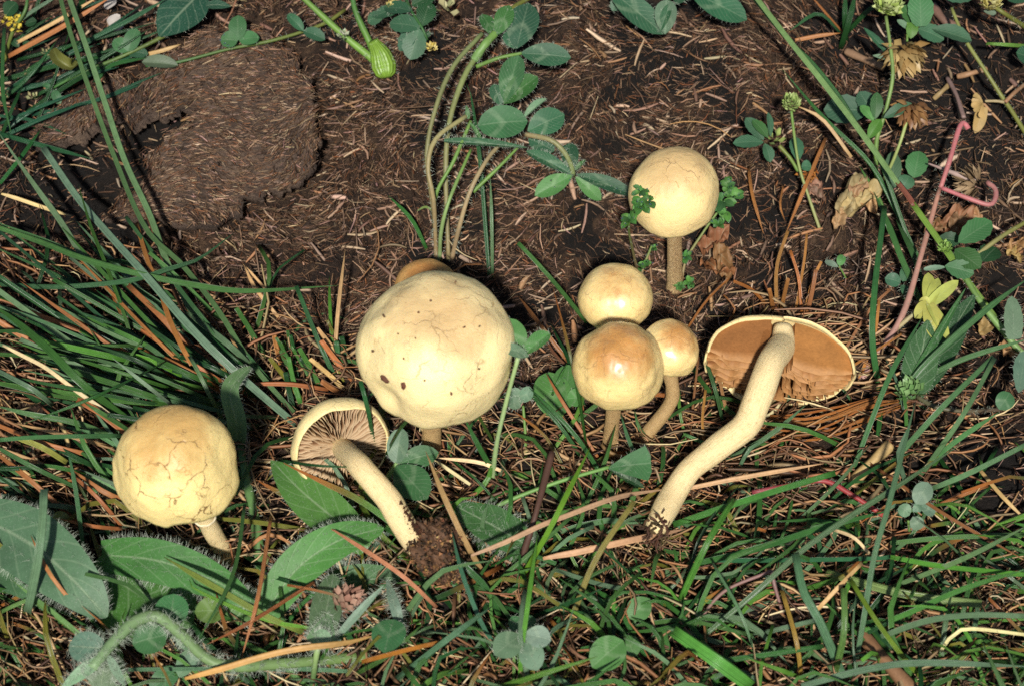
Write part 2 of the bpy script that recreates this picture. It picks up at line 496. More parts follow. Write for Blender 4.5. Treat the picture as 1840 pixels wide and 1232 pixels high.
# ================================================================== ground
TRENCH_PX = None
def black_soil_and_shade(px, py):
    """1 where black soil lies, plus shade of notch and hollows painted into the colour"""
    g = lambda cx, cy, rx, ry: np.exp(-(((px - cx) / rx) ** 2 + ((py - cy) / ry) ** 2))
    m = g(110, 300, 170, 90) + g(290, 230, 70, 50) + g(60, 110, 130, 90) + .9 * g(1700, 250, 190, 150) + .8 * g(1680, 60, 220, 70) + g(1780, 850, 120, 90) + .6 * g(1500, 70, 120, 50) + .5 * g(960, 140, 60, 110) + .8 * g(1700, 580, 150, 110) + .45 * g(600, 130, 30, 60)  # darkens the slab's notch and hollow with painted shade, along with black soil
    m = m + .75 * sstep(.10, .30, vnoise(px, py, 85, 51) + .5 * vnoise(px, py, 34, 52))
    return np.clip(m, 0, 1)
def build_ground():
    fine = np.arange(-0.26, 0.2601, 0.00145)
    out = np.array([0.29, 0.34, 0.42, 0.6, 1.0, 2.0, 5.0])
    xs = np.concatenate([-out[::-1], fine, out])
    finey = np.arange(-0.21, 0.2901, 0.00145)
    ys = np.concatenate([-np.array([5, 2, 1, .6, .4, .3, .25]), finey, np.array([.32, .36, .45, .65, 1.0, 2.0, 5.0])])
    X, Y = np.meshgrid(xs, ys)
    Z = ground_z(X, Y)
    n, m = X.shape
    V = np.stack([X, Y, Z], -1).reshape(-1, 3)
    idx = np.arange(n * m).reshape(n, m)
    F = np.stack([idx[:-1, :-1], idx[:-1, 1:], idx[1:, 1:], idx[1:, :-1]], -1).reshape(-1, 4)
    me = bpy.data.meshes.new("ground")
    me.vertices.add(len(V)); me.vertices.foreach_set("co", V.ravel())
    me.loops.add(F.size); me.loops.foreach_set("vertex_index", F.ravel())
    me.polygons.add(len(F)); me.polygons.foreach_set("loop_start", np.arange(0, F.size, 4))
    me.polygons.foreach_set("use_smooth", np.ones(len(F), bool))
    me.update(); me.validate()
    px, py = projv(V[:, 0], V[:, 1], V[:, 2]); bs = black_soil_and_shade(px, py) * (np.abs(V[:, 0]) < .3) * (np.abs(V[:, 1]) < .35)
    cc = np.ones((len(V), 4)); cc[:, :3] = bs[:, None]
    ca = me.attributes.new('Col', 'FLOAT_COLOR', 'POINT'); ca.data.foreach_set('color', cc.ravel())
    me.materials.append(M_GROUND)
    o = bpy.data.objects.new("ground", me); COL.objects.link(o)
    o["kind"] = "structure"; o["label"] = "dark crumbly dung and soil bank under the turf"
build_ground()

# fibres, chaff and strands: many thin pieces at once
def strands(name, x, y, ang, length, wid, col, mat, lift=0.0, bend=0.0, pitch=None, rings=3, parent=None, base=None, zf=None, flat=.5, arch=0.0):
    N = len(x)
    t = np.linspace(-.5, .5, rings)[None, :]
    L = length[:, None]
    bd = (rng.normal(0, 1, N) * bend)[:, None]
    a = ang[:, None] + bd * t * 2
    dx = np.cos(a) * L / (rings - 1); dy = np.sin(a) * L / (rings - 1)
    cx = np.cumsum(dx, 1); cy = np.cumsum(dy, 1)
    X = x[:, None] + cx - cx.mean(1, keepdims=True); Y = y[:, None] + cy - cy.mean(1, keepdims=True)
    if pitch is None: pitch = rng.normal(0, .22, N)
    Zc = (ground_z(x, y) if zf is None else zf(x, y))[:, None]
    Z = Zc + np.tan(pitch)[:, None] * t * L + (np.asarray(lift) * np.ones(N))[:, None] + (np.asarray(arch) * np.ones(N))[:, None] * (.25 - t * t) * 4
    P = np.stack([X, Y, Z], -1)
    T = np.gradient(P, axis=1); T /= np.maximum(np.linalg.norm(T, axis=2, keepdims=True), 1e-9)
    up = np.stack([rng.normal(0, .5, N), rng.normal(0, .5, N) - .3, np.ones(N)], -1)[:, None, :]
    sd = np.cross(T, np.broadcast_to(up, T.shape)); sd /= np.maximum(np.linalg.norm(sd, axis=2, keepdims=True), 1e-9)
    nn = np.cross(sd, T)
    pr = (1 - .45 * np.abs(t * 2) ** 3)[..., None] * wid[:, None, None] * .5
    tri = [(-1, -.3), (1, -.3), (0, .8)]
    V = np.stack([P + sd * s * pr + nn * q * pr * flat * 2 for s, q in tri], 2).reshape(-1, 3)
    base_i = (np.arange(N) * rings * 3)[:, None, None]
    r = np.arange(rings - 1)[None, :, None] * 3; j = np.arange(3)[None, None, :]; j2 = (j + 1) % 3
    F = np.stack([base_i + r + j, base_i + r + j2, base_i + r + 3 + j2, base_i + r + 3 + j], -1).reshape(-1, 4)
    e = np.arange(N)[:, None] * rings * 3
    me = bpy.data.meshes.new(name)
    if base is not None: V = V - np.asarray(base)
    me.vertices.add(len(V)); me.vertices.foreach_set("co", V.ravel())
    me.loops.add(F.size); me.loops.foreach_set("vertex_index", F.ravel())
    me.polygons.add(len(F)); me.polygons.foreach_set("loop_start", np.arange(0, F.size, 4))
    me.update(); me.validate()
    c = np.ones((len(V), 4)); c[:, :3] = np.repeat(col, rings * 3, axis=0)
    at_ = me.attributes.new("Col", 'FLOAT_COLOR', 'POINT'); at_.data.foreach_set("color", c.ravel())
    me.materials.append(mat)
    o = bpy.data.objects.new(name, me); COL.objects.link(o)
    if parent is not None: o.parent = parent
    o["kind"] = "stuff"
    return o

def palette(n, cols, w, j=.25):
    cols = np.array(cols); w = np.array(w, float); w /= w.sum()
    c = cols[rng.choice(len(cols), n, p=w)]
    return c * (1 + rng.uniform(-j, j, (n, 1))) * (1 + rng.uniform(-.08, .08, (n, 3)))

def turf_mask(px, py):
    """0 on the open dung bank, 1 where turf and thatch grow"""
    lim = np.interp(px, [0, 300, 480, 620, 700, 980, 1080, 1240, 1330, 1500, 1620, 1840],
                        [430, 470, 560, 600, 700, 720, 740, 700, 560, 520, 620, 690])
    m = sstep(-30, 70, py - lim + 40 * vnoise(px, py, 60, 9))
    bare = np.exp(-(((px - 1790) / 110) ** 2 + ((py - 850) / 85) ** 2))
    return np.clip(m - 1.1 * bare, 0, 1)

DUNG = [(.026, .014, .008), (.075, .040, .022), (.14, .078, .043), (.26, .155, .090), (.42, .29, .18), (.19, .075, .03), (.30, .18, .14)]
def chaff():
    def batch(name, N, y0, y1, ml, sl, mw, weights, rings, lo, hi, jt):
        x = rng.uniform(-.215, .215, N); y = rng.uniform(y0, y1, N)
        px, py = projv(x, y, ground_smooth(x, y))
        tm = turf_mask(px, py); dark = black_soil_and_shade(px, py)
        keep = rng.random(N) < (1 - .72 * tm) * (1 - .78 * dark) * np.clip(.05 + 1.9 * (vnoise(x, y, .02, 12) + .5), 0, 1)
        x, y = x[keep], y[keep]; N = len(x)
        ang = vnoise(x, y, .035, 7) * 9 + rng.normal(0, .55, N) + .2
        strands(name, x, y, ang, np.clip(rng.lognormal(math.log(ml), sl, N), .0008, .014), np.clip(rng.lognormal(math.log(mw), .42, N), .00014, .0014),
                palette(N, DUNG, weights, jt), M_FIBRE, lift=rng.uniform(lo, hi, N), bend=.35, rings=rings, pitch=rng.normal(0, .3, N))
    batch("dung_fibres", 150000, -.03, .235, .0026, .5, .00038, [26, 34, 28, 7, 1, 8, 2], 2, .0001, .0011, .4)
    batch("chaff", 42000, -.12, .235, .0034, .6, .00040, [4, 16, 26, 28, 15, 9, 9], 3, .0006, .0020, .4)
    # larger pale bits of straw
    N = 1300
    x = rng.uniform(-.22, .22, N); y = rng.uniform(-.02, .22, N)
    px, py = projv(x, y, ground_smooth(x, y))
    keep = (turf_mask(px, py) < .5) & (rng.random(N) < .75)
    x, y = x[keep], y[keep]; N = len(x)
    strands("straw_bits", x, y, vnoise(x, y, .035, 7) * 9 + rng.normal(0, .9, N), rng.uniform(.004, .014, N), rng.uniform(.0005, .0016, N),
            palette(N, [(.34, .23, .15), (.44, .32, .21), (.22, .13, .09), (.30, .15, .07)], [3, 2, 3, 2]), M_FIBRE, lift=.0012, bend=.3, rings=4)
def straw_chips():
    N = 620
    x = rng.uniform(-.21, .21, N); y = rng.uniform(-.02, .22, N)
    px, py = projv(x, y, ground_smooth(x, y))
    keep = (turf_mask(px, py) < .45)
    x, y = x[keep], y[keep]; N = len(x)
    strands("straw_chips", x, y, vnoise(x, y, .035, 7) * 9 + rng.normal(0, .8, N), np.clip(rng.lognormal(math.log(.0075), .4, N), .003, .018), np.clip(rng.lognormal(math.log(.00125), .35, N), .0006, .0026),
            palette(N, [(.36, .24, .16), (.44, .31, .22), (.24, .14, .095), (.32, .17, .08), (.16, .09, .055)], [4, 2, 4, 2, 4], .3), M_FIBRE, lift=.0016, bend=.2, rings=4, flat=.18, pitch=rng.normal(0, .25, N))
chaff()
straw_chips()

def thatch():
    N = 19000
    x = rng.uniform(-.25, .25, N); y = rng.uniform(-.20, .16, N)
    px, py = projv(x, y, ground_smooth(x, y))
    keep = rng.random(N) < turf_mask(px, py) * .9 + .006
    x, y, px, py = x[keep], y[keep], px[keep], py[keep]; N = len(x)
    left = sstep(520, 300, px)
    ang = np.where(rng.random(N) < .25 + .5 * left, -.55 + rng.normal(0, .35, N), rng.uniform(0, math.pi, N))
    ang = np.where((rng.random(N) < .45) & (px > 1250), .25 + rng.normal(0, .4, N), ang)
    ln = np.clip(rng.lognormal(math.log(.017), .55, N), .005, .06)
    wd = np.clip(rng.lognormal(math.log(.00060), .42, N), .00025, .0020)
    col = palette(N, [(.27, .12, .05), (.40, .26, .13), (.085, .042, .022), (.34, .19, .085), (.55, .42, .24), (.18, .095, .05), (.24, .17, .09)], [18, 20, 26, 18, 7, 20, 14], .35)
    strands("dry_grass", x, y, ang, ln, wd, col, M_DRY, lift=rng.uniform(.0, .006, N), bend=.75, pitch=rng.normal(0, .16, N), rings=6, arch=rng.uniform(0, .003, N))
thatch()

# ================================================================== dung slab
def in_poly(x, y, poly):
    c = np.zeros(len(x), bool); j = len(poly) - 1
    for i in range(len(poly)):
        xi, yi = poly[i]; xj, yj = poly[j]
        hit = ((yi > y) != (yj > y)) & (x < (xj - xi) * (y - yi) / (yj - yi + 1e-12) + xi)
        c ^= hit; j = i
    return c

def build_slab():
    cpt = at(380, 230, .006)
    h = 0.0070
    poly = [tuple(at(a, b, h)[:2]) for a, b in SLAB]
    def top(x, y):
        px_ = np.asarray(x) - cpt[0]
        z = .75 * ground_smooth(x, y) + .25 * (ground_smooth(cpt[0], cpt[1]) + (np.asarray(y) - cpt[1]) * .26) + h
        return z + .0045 * vnoise(x, y, .03, 21) + .0022 * vnoise(x, y, .009, 22) + .0014 * vnoise(x, y, .004, 23) + .0009 * vnoise(x, y, .0018, 24)
    st = .00085
    P = np.array(poly)
    xs = np.arange(P[:, 0].min() - .003, P[:, 0].max() + .003, st); ys = np.arange(P[:, 1].min() - .003, P[:, 1].max() + .003, st)
    X, Y = np.meshgrid(xs, ys)
    wx = X + .0045 * vnoise(X, Y, .006, 31) + .0035 * vnoise(X, Y, .0022, 33); wy = Y + .0045 * vnoise(X, Y, .006, 32) + .0035 * vnoise(X, Y, .0022, 34)
    ins = in_poly(wx.ravel(), wy.ravel(), poly).reshape(X.shape)
    Z = top(X, Y)
    n, m = X.shape
    idx = -np.ones((n, m), int)
    cell = ins[:-1, :-1] & ins[:-1, 1:] & ins[1:, :-1] & ins[1:, 1:]
    use = np.zeros((n, m), bool)
    use[:-1, :-1] |= cell; use[:-1, 1:] |= cell; use[1:, :-1] |= cell; use[1:, 1:] |= cell
    k = int(use.sum()); idx[use] = np.arange(k)
    edge = use.copy()
    e4 = np.zeros((n, m), int)
    e4[1:-1, 1:-1] = cell[:-1, :-1].astype(int)[:n - 2, :m - 2] + cell[:-1, 1:][:n - 2, :m - 2] + cell[1:, :-1][:n - 2, :m - 2] + cell[1:, 1:][:n - 2, :m - 2]
    bd = use & (e4 < 4)
    Zt = Z - np.where(bd, .0009 + rng.random(Z.shape) * .0012, 0)
    jx = np.where(bd, rng.normal(0, .00022, Z.shape), 0); jy = np.where(bd, rng.normal(0, .00022, Z.shape), 0)
    top_v = np.stack([X + jx, Y + jy, Zt], -1)[use]
    bot_v = np.stack([X + (cpt[0] - X) * .03, Y + (cpt[1] + .01 - Y) * .04, Zt - .0022 - .0015 * (vnoise(X, Y, .006, 61) + .5)], -1)[use]
    F = []
    ii, jj = np.nonzero(cell)
    for i, j in zip(ii, jj):
        a, b, c, d = idx[i, j], idx[i, j + 1], idx[i + 1, j + 1], idx[i + 1, j]
        F.append((a, b, c, d))
        if i == 0 or not cell[i - 1, j]: F.append((b, a, a + k, b + k))
        if i == n - 2 or not cell[i + 1, j]: F.append((d, c, c + k, d + k))
        if j == 0 or not cell[i, j - 1]: F.append((a, d, d + k, a + k))
        if j == m - 2 or not cell[i, j + 1]: F.append((c, b, b + k, c + k))
    base = at(380, 250, 0)
    r = thing("dung_slab", "dried flat slab of brown dung with a ragged dark notch beside the grass", "dung", base)
    mb = MB(); mb.add(np.vstack([top_v, bot_v]), F, (.06, .04, .025))
    mb.build("crust", M_SLAB, r, base)
    # fibres pressed in the crust
    N = 15000
    x = rng.uniform(xs[0], xs[-1], N); y = rng.uniform(ys[0], ys[-1], N)
    ok = in_poly(x + .0045 * vnoise(x, y, .006, 31), y + .0045 * vnoise(x, y, .006, 32), poly)
    x, y = x[ok], y[ok]; N = len(x)
    strands("fibre_bits", x, y, .25 + vnoise(x, y, .04, 8) * 5 + rng.normal(0, .45, N), np.clip(rng.lognormal(math.log(.0024), .5, N), .001, .008),
            np.clip(rng.lognormal(math.log(.00028), .35, N), .00014, .0008), palette(N, DUNG, [14, 26, 28, 16, 6, 8, 4], .35), M_FIBRE,
            lift=.0004, bend=.3, pitch=rng.normal(0, .1, N), rings=3, parent=r, base=base, zf=top)
build_slab()

# ================================================================== mushrooms
def frame(axis, ref=(1, 0, 0)):
    a = nrmz(axis)
    e1 = nrmz(np.asarray(ref, float) - a * np.dot(ref, a))
    e2 = np.cross(a, e1)
    return e1, e2, a

def cap_profile(H, low, flat=1.0, amax=112, thin=None):
    """outer profile then lip then inner surface, unit radius; (r,z)"""
    out = []
    for a in np.linspace(0, math.radians(amax), 34):
        r = math.sin(a) ** flat; c = math.cos(a)
        out.append((r, H * c if c > 0 else low * c / .375))
    zr, rr = out[-1][1], out[-1][0]
    if thin:      # thin flesh: the inside follows the outside
        inn = [(rr - thin * .35, zr - .012), (rr - thin * .8, zr + .004)]
        for (r, z) in out[::-1][3::2]:
            q = r / rr
            inn.append((max(r - thin * (.9 + .3 * (1 - q)), .02), z - thin * 1.5 * (1 - q * q) - .008))
        return np.array(out), np.array(inn)
    inn = [(rr - .025, zr - .012), (rr - .055, zr + .02), (rr - .075, zr + .08)]
    for s in np.linspace(.08, 1, 12):
        inn.append(((rr - .075) * (1 - s) + .12 * s, (zr + .08) + (H * .62 - zr) * math.sin(s * math.pi / 2) ** .9))
    return np.array(out), np.array(inn)

def build_cap(c, axis, R, H, low, mat, parent, base, seed, lump=.05, wav=.04, ref=(1, 0, 0), phi=None, flat=1.0, pits=(), amax=112, thin=None):
    e1, e2, a = frame(axis, ref)
    o_, i_ = cap_profile(H, low, flat, amax, thin)
    pr = np.vstack([o_, i_]); nout = len(o_)
    nph = 120
    full = phi is None
    ph = np.linspace(0, 2 * math.pi, nph, endpoint=False) if full else np.linspace(phi[0], phi[1], nph)
    V = []; Lc = []
    rs = np.random.RandomState(seed)
    pw = rs.uniform(0, 6.28, 6); aw = rs.uniform(.3, 1, 6)
    for k, (r, z) in enumerate(pr):
        u = np.stack([r * np.cos(ph), r * np.sin(ph), np.full(nph, z)], -1)
        s = 1 + lump * 2 * (vnoise3(u, .75, seed) + .45 * vnoise3(u, .33, seed + 3) + .10 * vnoise3(u, .09, seed + 5))
        mg = sstep(.55, 1.0, min(k, nout - 1) / (nout - 1.0)) if k < nout else sstep(.4, 1, r)
        wv = sum(aw[q] * np.sin((q + 2) * ph + pw[q]) for q in range(6)) / 3.0
        fine = vnoise(np.cos(ph) * 3, np.sin(ph) * 3, .32, seed + 2)
        q = u * s[:, None]
        q[:, 2] += wav * mg * wv * .8 + wav * .7 * mg * fine
        q[:, :2] *= (1 + wav * .45 * mg * wv)[:, None]
        for (pd, pw_, dep) in pits:
            d = np.linalg.norm(u - np.asarray(pd), axis=1)
            q -= (dep * np.exp(-(d / pw_) ** 2))[:, None] * u
        V.append(c + R * (q[:, :1] * e1 + q[:, 1:2] * e2 + q[:, 2:] * a)); Lc.append(u)
    V = np.array(V).reshape(-1, 3); Lc = np.array(Lc).reshape(-1, 3)
    F = []
    mmax = nph if full else nph - 1
    for k in range(len(pr) - 1):
        for j in range(mmax):
            j2 = (j + 1) % nph
            F.append((k * nph + j, (k + 1) * nph + j, (k + 1) * nph + j2, k * nph + j2))
    if not full:      # close the two cut faces: flesh
        no = nout
        for j in (0, nph - 1):
            for k in range(min(no, len(i_)) - 1):
                ka, kb = int(k * (no - 1) / (len(i_) - 1)), int((k + 1) * (no - 1) / (len(i_) - 1))
                ia, ib = len(pr) - 1 - k, len(pr) - 2 - k
                F.append((ka * nph + j, kb * nph + j, ib * nph + j, ia * nph + j))
    mb = MB(); mb.add(V, F, (.7, .6, .3), loc=Lc)
    return mb.build("cap", mat, parent, base)

def pleated_gills(c, axis, R, H, low, parent, base, col=(.26, .13, .06)):
    e1, e2, a = frame(axis)
    n = 180
    ph = np.linspace(0, 2 * math.pi, n, endpoint=False)
    V = []
    for r, z in [(.86, -low * .72), (.6, -low * .30), (.35, .02), (.15, .12)]:
        zz = z + np.where(np.arange(n) % 2 == 0, -.035, .03)
        V.append(c + R * (r * np.cos(ph)[:, None] * e1 + r * np.sin(ph)[:, None] * e2 + zz[:, None] * a))
    F = [(k * n + j, (k + 1) * n + j, (k + 1) * n + (j + 1) % n, k * n + (j + 1) % n) for k in range(3) for j in range(n)]
    mb = MB(); mb.add(np.array(V).reshape(-1, 3), F, col)
    return mb.build("gills", M_GILL, parent, base, kind="stuff")

def build_stipe(pts, w, mat, parent, base, seed, n=40, flare=.15):
    P = catmull(pts, n)
    t = np.linspace(0, 1, n)
    k = 20
    w = np.interp(t, np.linspace(0, 1, len(w)), w)
    T = np.gradient(P, axis=0); T /= np.linalg.norm(T, axis=1)[:, None]
    up = np.tile(nrmz(TOCAM + np.array([.2, 0, 0])), (n, 1))
    sd = np.cross(T, up); sd /= np.linalg.norm(sd, axis=1)[:, None]; nn = np.cross(sd, T)
    ph = np.linspace(0, 2 * math.pi, k, endpoint=False)
    L = np.concatenate([[0], np.cumsum(np.linalg.norm(np.diff(P, axis=0), axis=1))])
    V = []; Lc = []
    for i in range(n):
        u = np.stack([np.cos(ph), np.sin(ph), np.full(k, L[i] / (w.mean() * .5))], -1)
        s = 1 + .10 * vnoise3(u, 1.4, seed) + .05 * vnoise3(u * [1, 1, .3], .4, seed + 1)
        V.append(P[i] + (sd[i] * np.cos(ph)[:, None] + nn[i] * np.sin(ph)[:, None]) * (w[i] * .5 * s)[:, None]); Lc.append(u)
    F = [(i * k + j, (i + 1) * k + j, (i + 1) * k + (j + 1) % k, i * k + (j + 1) % k) for i in range(n - 1) for j in range(k)]
    F.append(tuple(range(k))); F.append(tuple(range((n - 1) * k, n * k))[::-1])
    mb = MB(); mb.add(np.array(V).reshape(-1, 3), F, (.6, .4, .2), loc=np.array(Lc).reshape(-1, 3) + [0.013 * seed, .01, .01])
    return mb.build("stipe", mat, parent, base), P

def upright(label, cap, w, bpx, H, low, cmat, smat, seed, sw, lean=0.0, tilt=(0, 0), lump=.05, wav=.04, bow=(0, 0), flat=1.0, name="mushroom", pits=(), amax=112):
    B = at(bpx[0], bpx[1], -.001)
    C0 = at_y(cap[0], cap[1], B[1] + lean)
    R = w * .5 * pxs(C0)
    axis = nrmz(nrmz(C0 - B) * .55 + np.array([0, 0, 1.0]) * .45 + np.array([tilt[0], tilt[1], 0]))
    r = thing(name, label, "mushroom", B, "pale yellow mushrooms standing in the turf")
    capo = build_cap(C0 - axis * R * .04, axis, R, H, low, cmat, r, B, seed, lump, wav, flat=flat, pits=pits, amax=amax)
    pleated_gills(C0 - axis * R * .04, axis, R, H, low, r, B)
    s = sw * .5 * (pxs(B) + pxs(C0))
    topp = C0 + axis * R * .15
    mid = (B + topp) * .5 + np.array([bow[0], bow[1], 0]) * .001
    st, P = build_stipe([B, B * .75 + mid * .25 + [0, 0, .001], mid, topp - axis * R * .5, topp], [s * 1.15, s, s * .95, s * .98, s * 1.1], smat, r, B, seed)
    return r, B, C0, axis, R, P, s

upright("largest pale yellow mushroom with swollen lumpy cap, beside the clover sprig", (782, 622), 279, (775, 812), .86, .42, M_CAP_BIG, M_STIPE_TAN, 3, 34, lean=-.004,
        tilt=(.0, -.10), lump=.085, wav=.055, flat=.84, pits=[((-.86, -.30, .35), .22, .06), ((-.55, -.75, .0), .20, .07), ((.85, -.35, .1), .25, .05)])
upright("small ochre mushroom half hidden behind the largest mushroom", (766, 517), 116, (768, 590), .80, .3, M_CAP_OCHRE, M_STIPE_TAN, 8, 20, tilt=(0, -.05), lump=.04)
lf = upright("mushroom with brown-cracked cap and thin pale ring on its stipe, by broad leaves", (316, 836), 221, (412, 1012), 1.0, .50, M_CAP_LEFT, M_STIPE, 5, 34, lean=.0, tilt=(.05, -.10), lump=.075, wav=.085, flat=.84, pits=[((.8, -.1, .5), .22, .06)], amax=102)
upright("solitary smooth round mushroom on scaly stipe between the parsley-like sprigs", (1212, 345), 164, (1212, 518), 1.02, .46, M_CAP_BACK, M_STIPE_SCALY, 9, 28, lean=-.004, tilt=(-.02, -.06), lump=.055, wav=.05, flat=.9, amax=103)
upright("glossy mushroom with orange-tinged crown, hindmost cap of the crowded trio", (1106, 532), 134, (1108, 700), .80, .32, M_CAP_GLOSS, M_STIPE_TAN, 12, 24, lean=.002, tilt=(0, -.06), lump=.05, wav=.05, flat=.9)
upright("glossy mushroom with notched margin and big highlight, front cap of the crowded trio", (1110, 658), 164, (1095, 808), 1.04, .48, M_CAP_GLOSS, M_STIPE_TAN, 15, 28, lean=-.006, tilt=(0, -.10), lump=.07, wav=.10, flat=.86, amax=100)
upright("glossy mushroom with rust-orange crown and curved stipe, tucked beside the trio's front cap", (1203, 626), 106, (1152, 800), 1.0, .5, M_CAP_GLOSS, M_STIPE_TAN, 21, 26, lean=.004, tilt=(.30, -.02), lump=.06, wav=.06, bow=(5, 0), amax=100)

# ring on the cracked mushroom's stipe
_, rB, rC, rA, rR, rP, rs = lf
i = int(len(rP) * .47)
mb = MB()
ring = [rP[i] + (RIGHT * math.cos(a) + np.cross(nrmz(rP[i + 1] - rP[i]), RIGHT) * math.sin(a)) * rs * .54 for a in np.linspace(0, 2 * math.pi, 25)]
ring = np.array(ring) + rng.normal(0, .00015, (25, 3))
V, F = tube(ring, np.full(25, .00035), np.full(25, .00030), nrmz(rP[i + 1] - rP[i]), C6, False)
mb.add(V, F, (.75, .66, .45)); mb.build("ring", M_STEM, lf[0], rB)

# flecks of debris stuck on the largest cap
big_root = bpy.data.objects["mushroom"]
capm = [c for c in big_root.children if c.name.startswith("cap")][0]
dg = bpy.context.evaluated_depsgraph_get()
def on_obj(o, px, py, off=0.0):
    d = Vector(ray(px, py)).normalized()
    org = Vector(CAMP)
    mw = Matrix.Translation(o.parent.location) if o.parent else Matrix.Translation(o.location)
    ok, loc, nr, _ = o.ray_cast(mw.inverted() @ org, d)
    if not ok: return None, None
    return np.array(mw @ loc) + np.array(nr) * off, np.array(nr)
for (fx, fy, L, W, a) in [(690, 568, 13, 4, -.9), (692, 680, 28, 13, -.75), (726, 692, 8, 20, .1), (671, 630, 9, 5, .4), (810, 706, 4, 6, 0), (860, 662, 5, 3, .6),
                          (774, 541, 4, 3, 0), (752, 562, 4, 3, .3), (834, 588, 5, 3, .5), (747, 608, 3, 3, 0), (861, 587, 4, 3, .8), (726, 644, 4, 4, 0), (763, 683, 4, 3, 0), (818, 508, 3, 3, 0), (716, 600, 3, 3, 0)]:
    p, nr = on_obj(capm, fx, fy, .0002)
    if p is None: continue
    s = pxs(p)
    d1 = nrmz(RIGHT * math.cos(a) + UPI * math.sin(a)); d1 = nrmz(d1 - nr * np.dot(d1, nr)); d2 = np.cross(nr, d1)
    n = 7; ph = np.linspace(0, 2 * math.pi, n, endpoint=False)
    rr = 1 + rng.uniform(-.35, .35, n)
    rim = p + (d1 * (np.cos(ph) * rr * L * .5 * s)[:, None] + d2 * (np.sin(ph) * rr * W * .5 * s)[:, None])
    mb = MB(); mb.add(np.vstack([rim - nr * .0006, rim + nr * .0002, p + nr * .0006]), [(i, (i + 1) % n, n + (i + 1) % n, n + i) for i in range(n)] + [(n + i, n + (i + 1) % n, 2 * n) for i in range(n)],
                      jit((.10, .045, .022), .3))
    mb.build("debris_fleck", M_FIBRE, big_root, np.array(big_root.location), smooth=False)

def gill_object(c, e1, e2, a, R, phi, r0, r1, zin, zfree, parent, base, col, edge, seed, wave=.03, nr=14, thick=.0045):
    """one gill: a thin wavy sheet standing between cap flesh (zin) and free edge (zfree), both functions of r"""
    rad = np.cos(phi) * e1 + np.sin(phi) * e2; tan = -np.sin(phi) * e1 + np.cos(phi) * e2
    rr = np.linspace(r0, r1, nr); nz = 5
    V = []; Cc = []
    p0, p1 = np.random.RandomState(seed).uniform(0, 6.28, 2)
    for side in (1, -1):
        for r in rr:
            zi, zf = zin(r), zfree(r)
            for s in np.linspace(0, 1, nz):
                w = wave * s * (math.sin(r * 11 + p0) * .6 + math.sin(r * 23 + p1) * .4) * min(1, (r1 - r) * 6 + .3)
                V.append(c + R * (rad * r + a * (zi * (1 - s) + zf * s) + tan * (w + side * thick * (1 - .45 * s))))
                Cc.append(np.asarray(col) * (1 - sstep(.78, 1, s)) + np.asarray(edge) * sstep(.78, 1, s))
    m = nr * nz
    F = []
    for i in range(nr - 1):
        for j in range(nz - 1):
            q = i * nz + j
            F.append((q, q + 1, q + nz + 1, q + nz)); F.append((m + q, m + q + nz, m + q + nz + 1, m + q + 1))
        q = i * nz + nz - 1
        F.append((q, m + q, m + q + nz, q + nz))
    mb = MB(); mb.add(V, F, Cc)
    return mb.build("gill", M_GILL, parent, base)

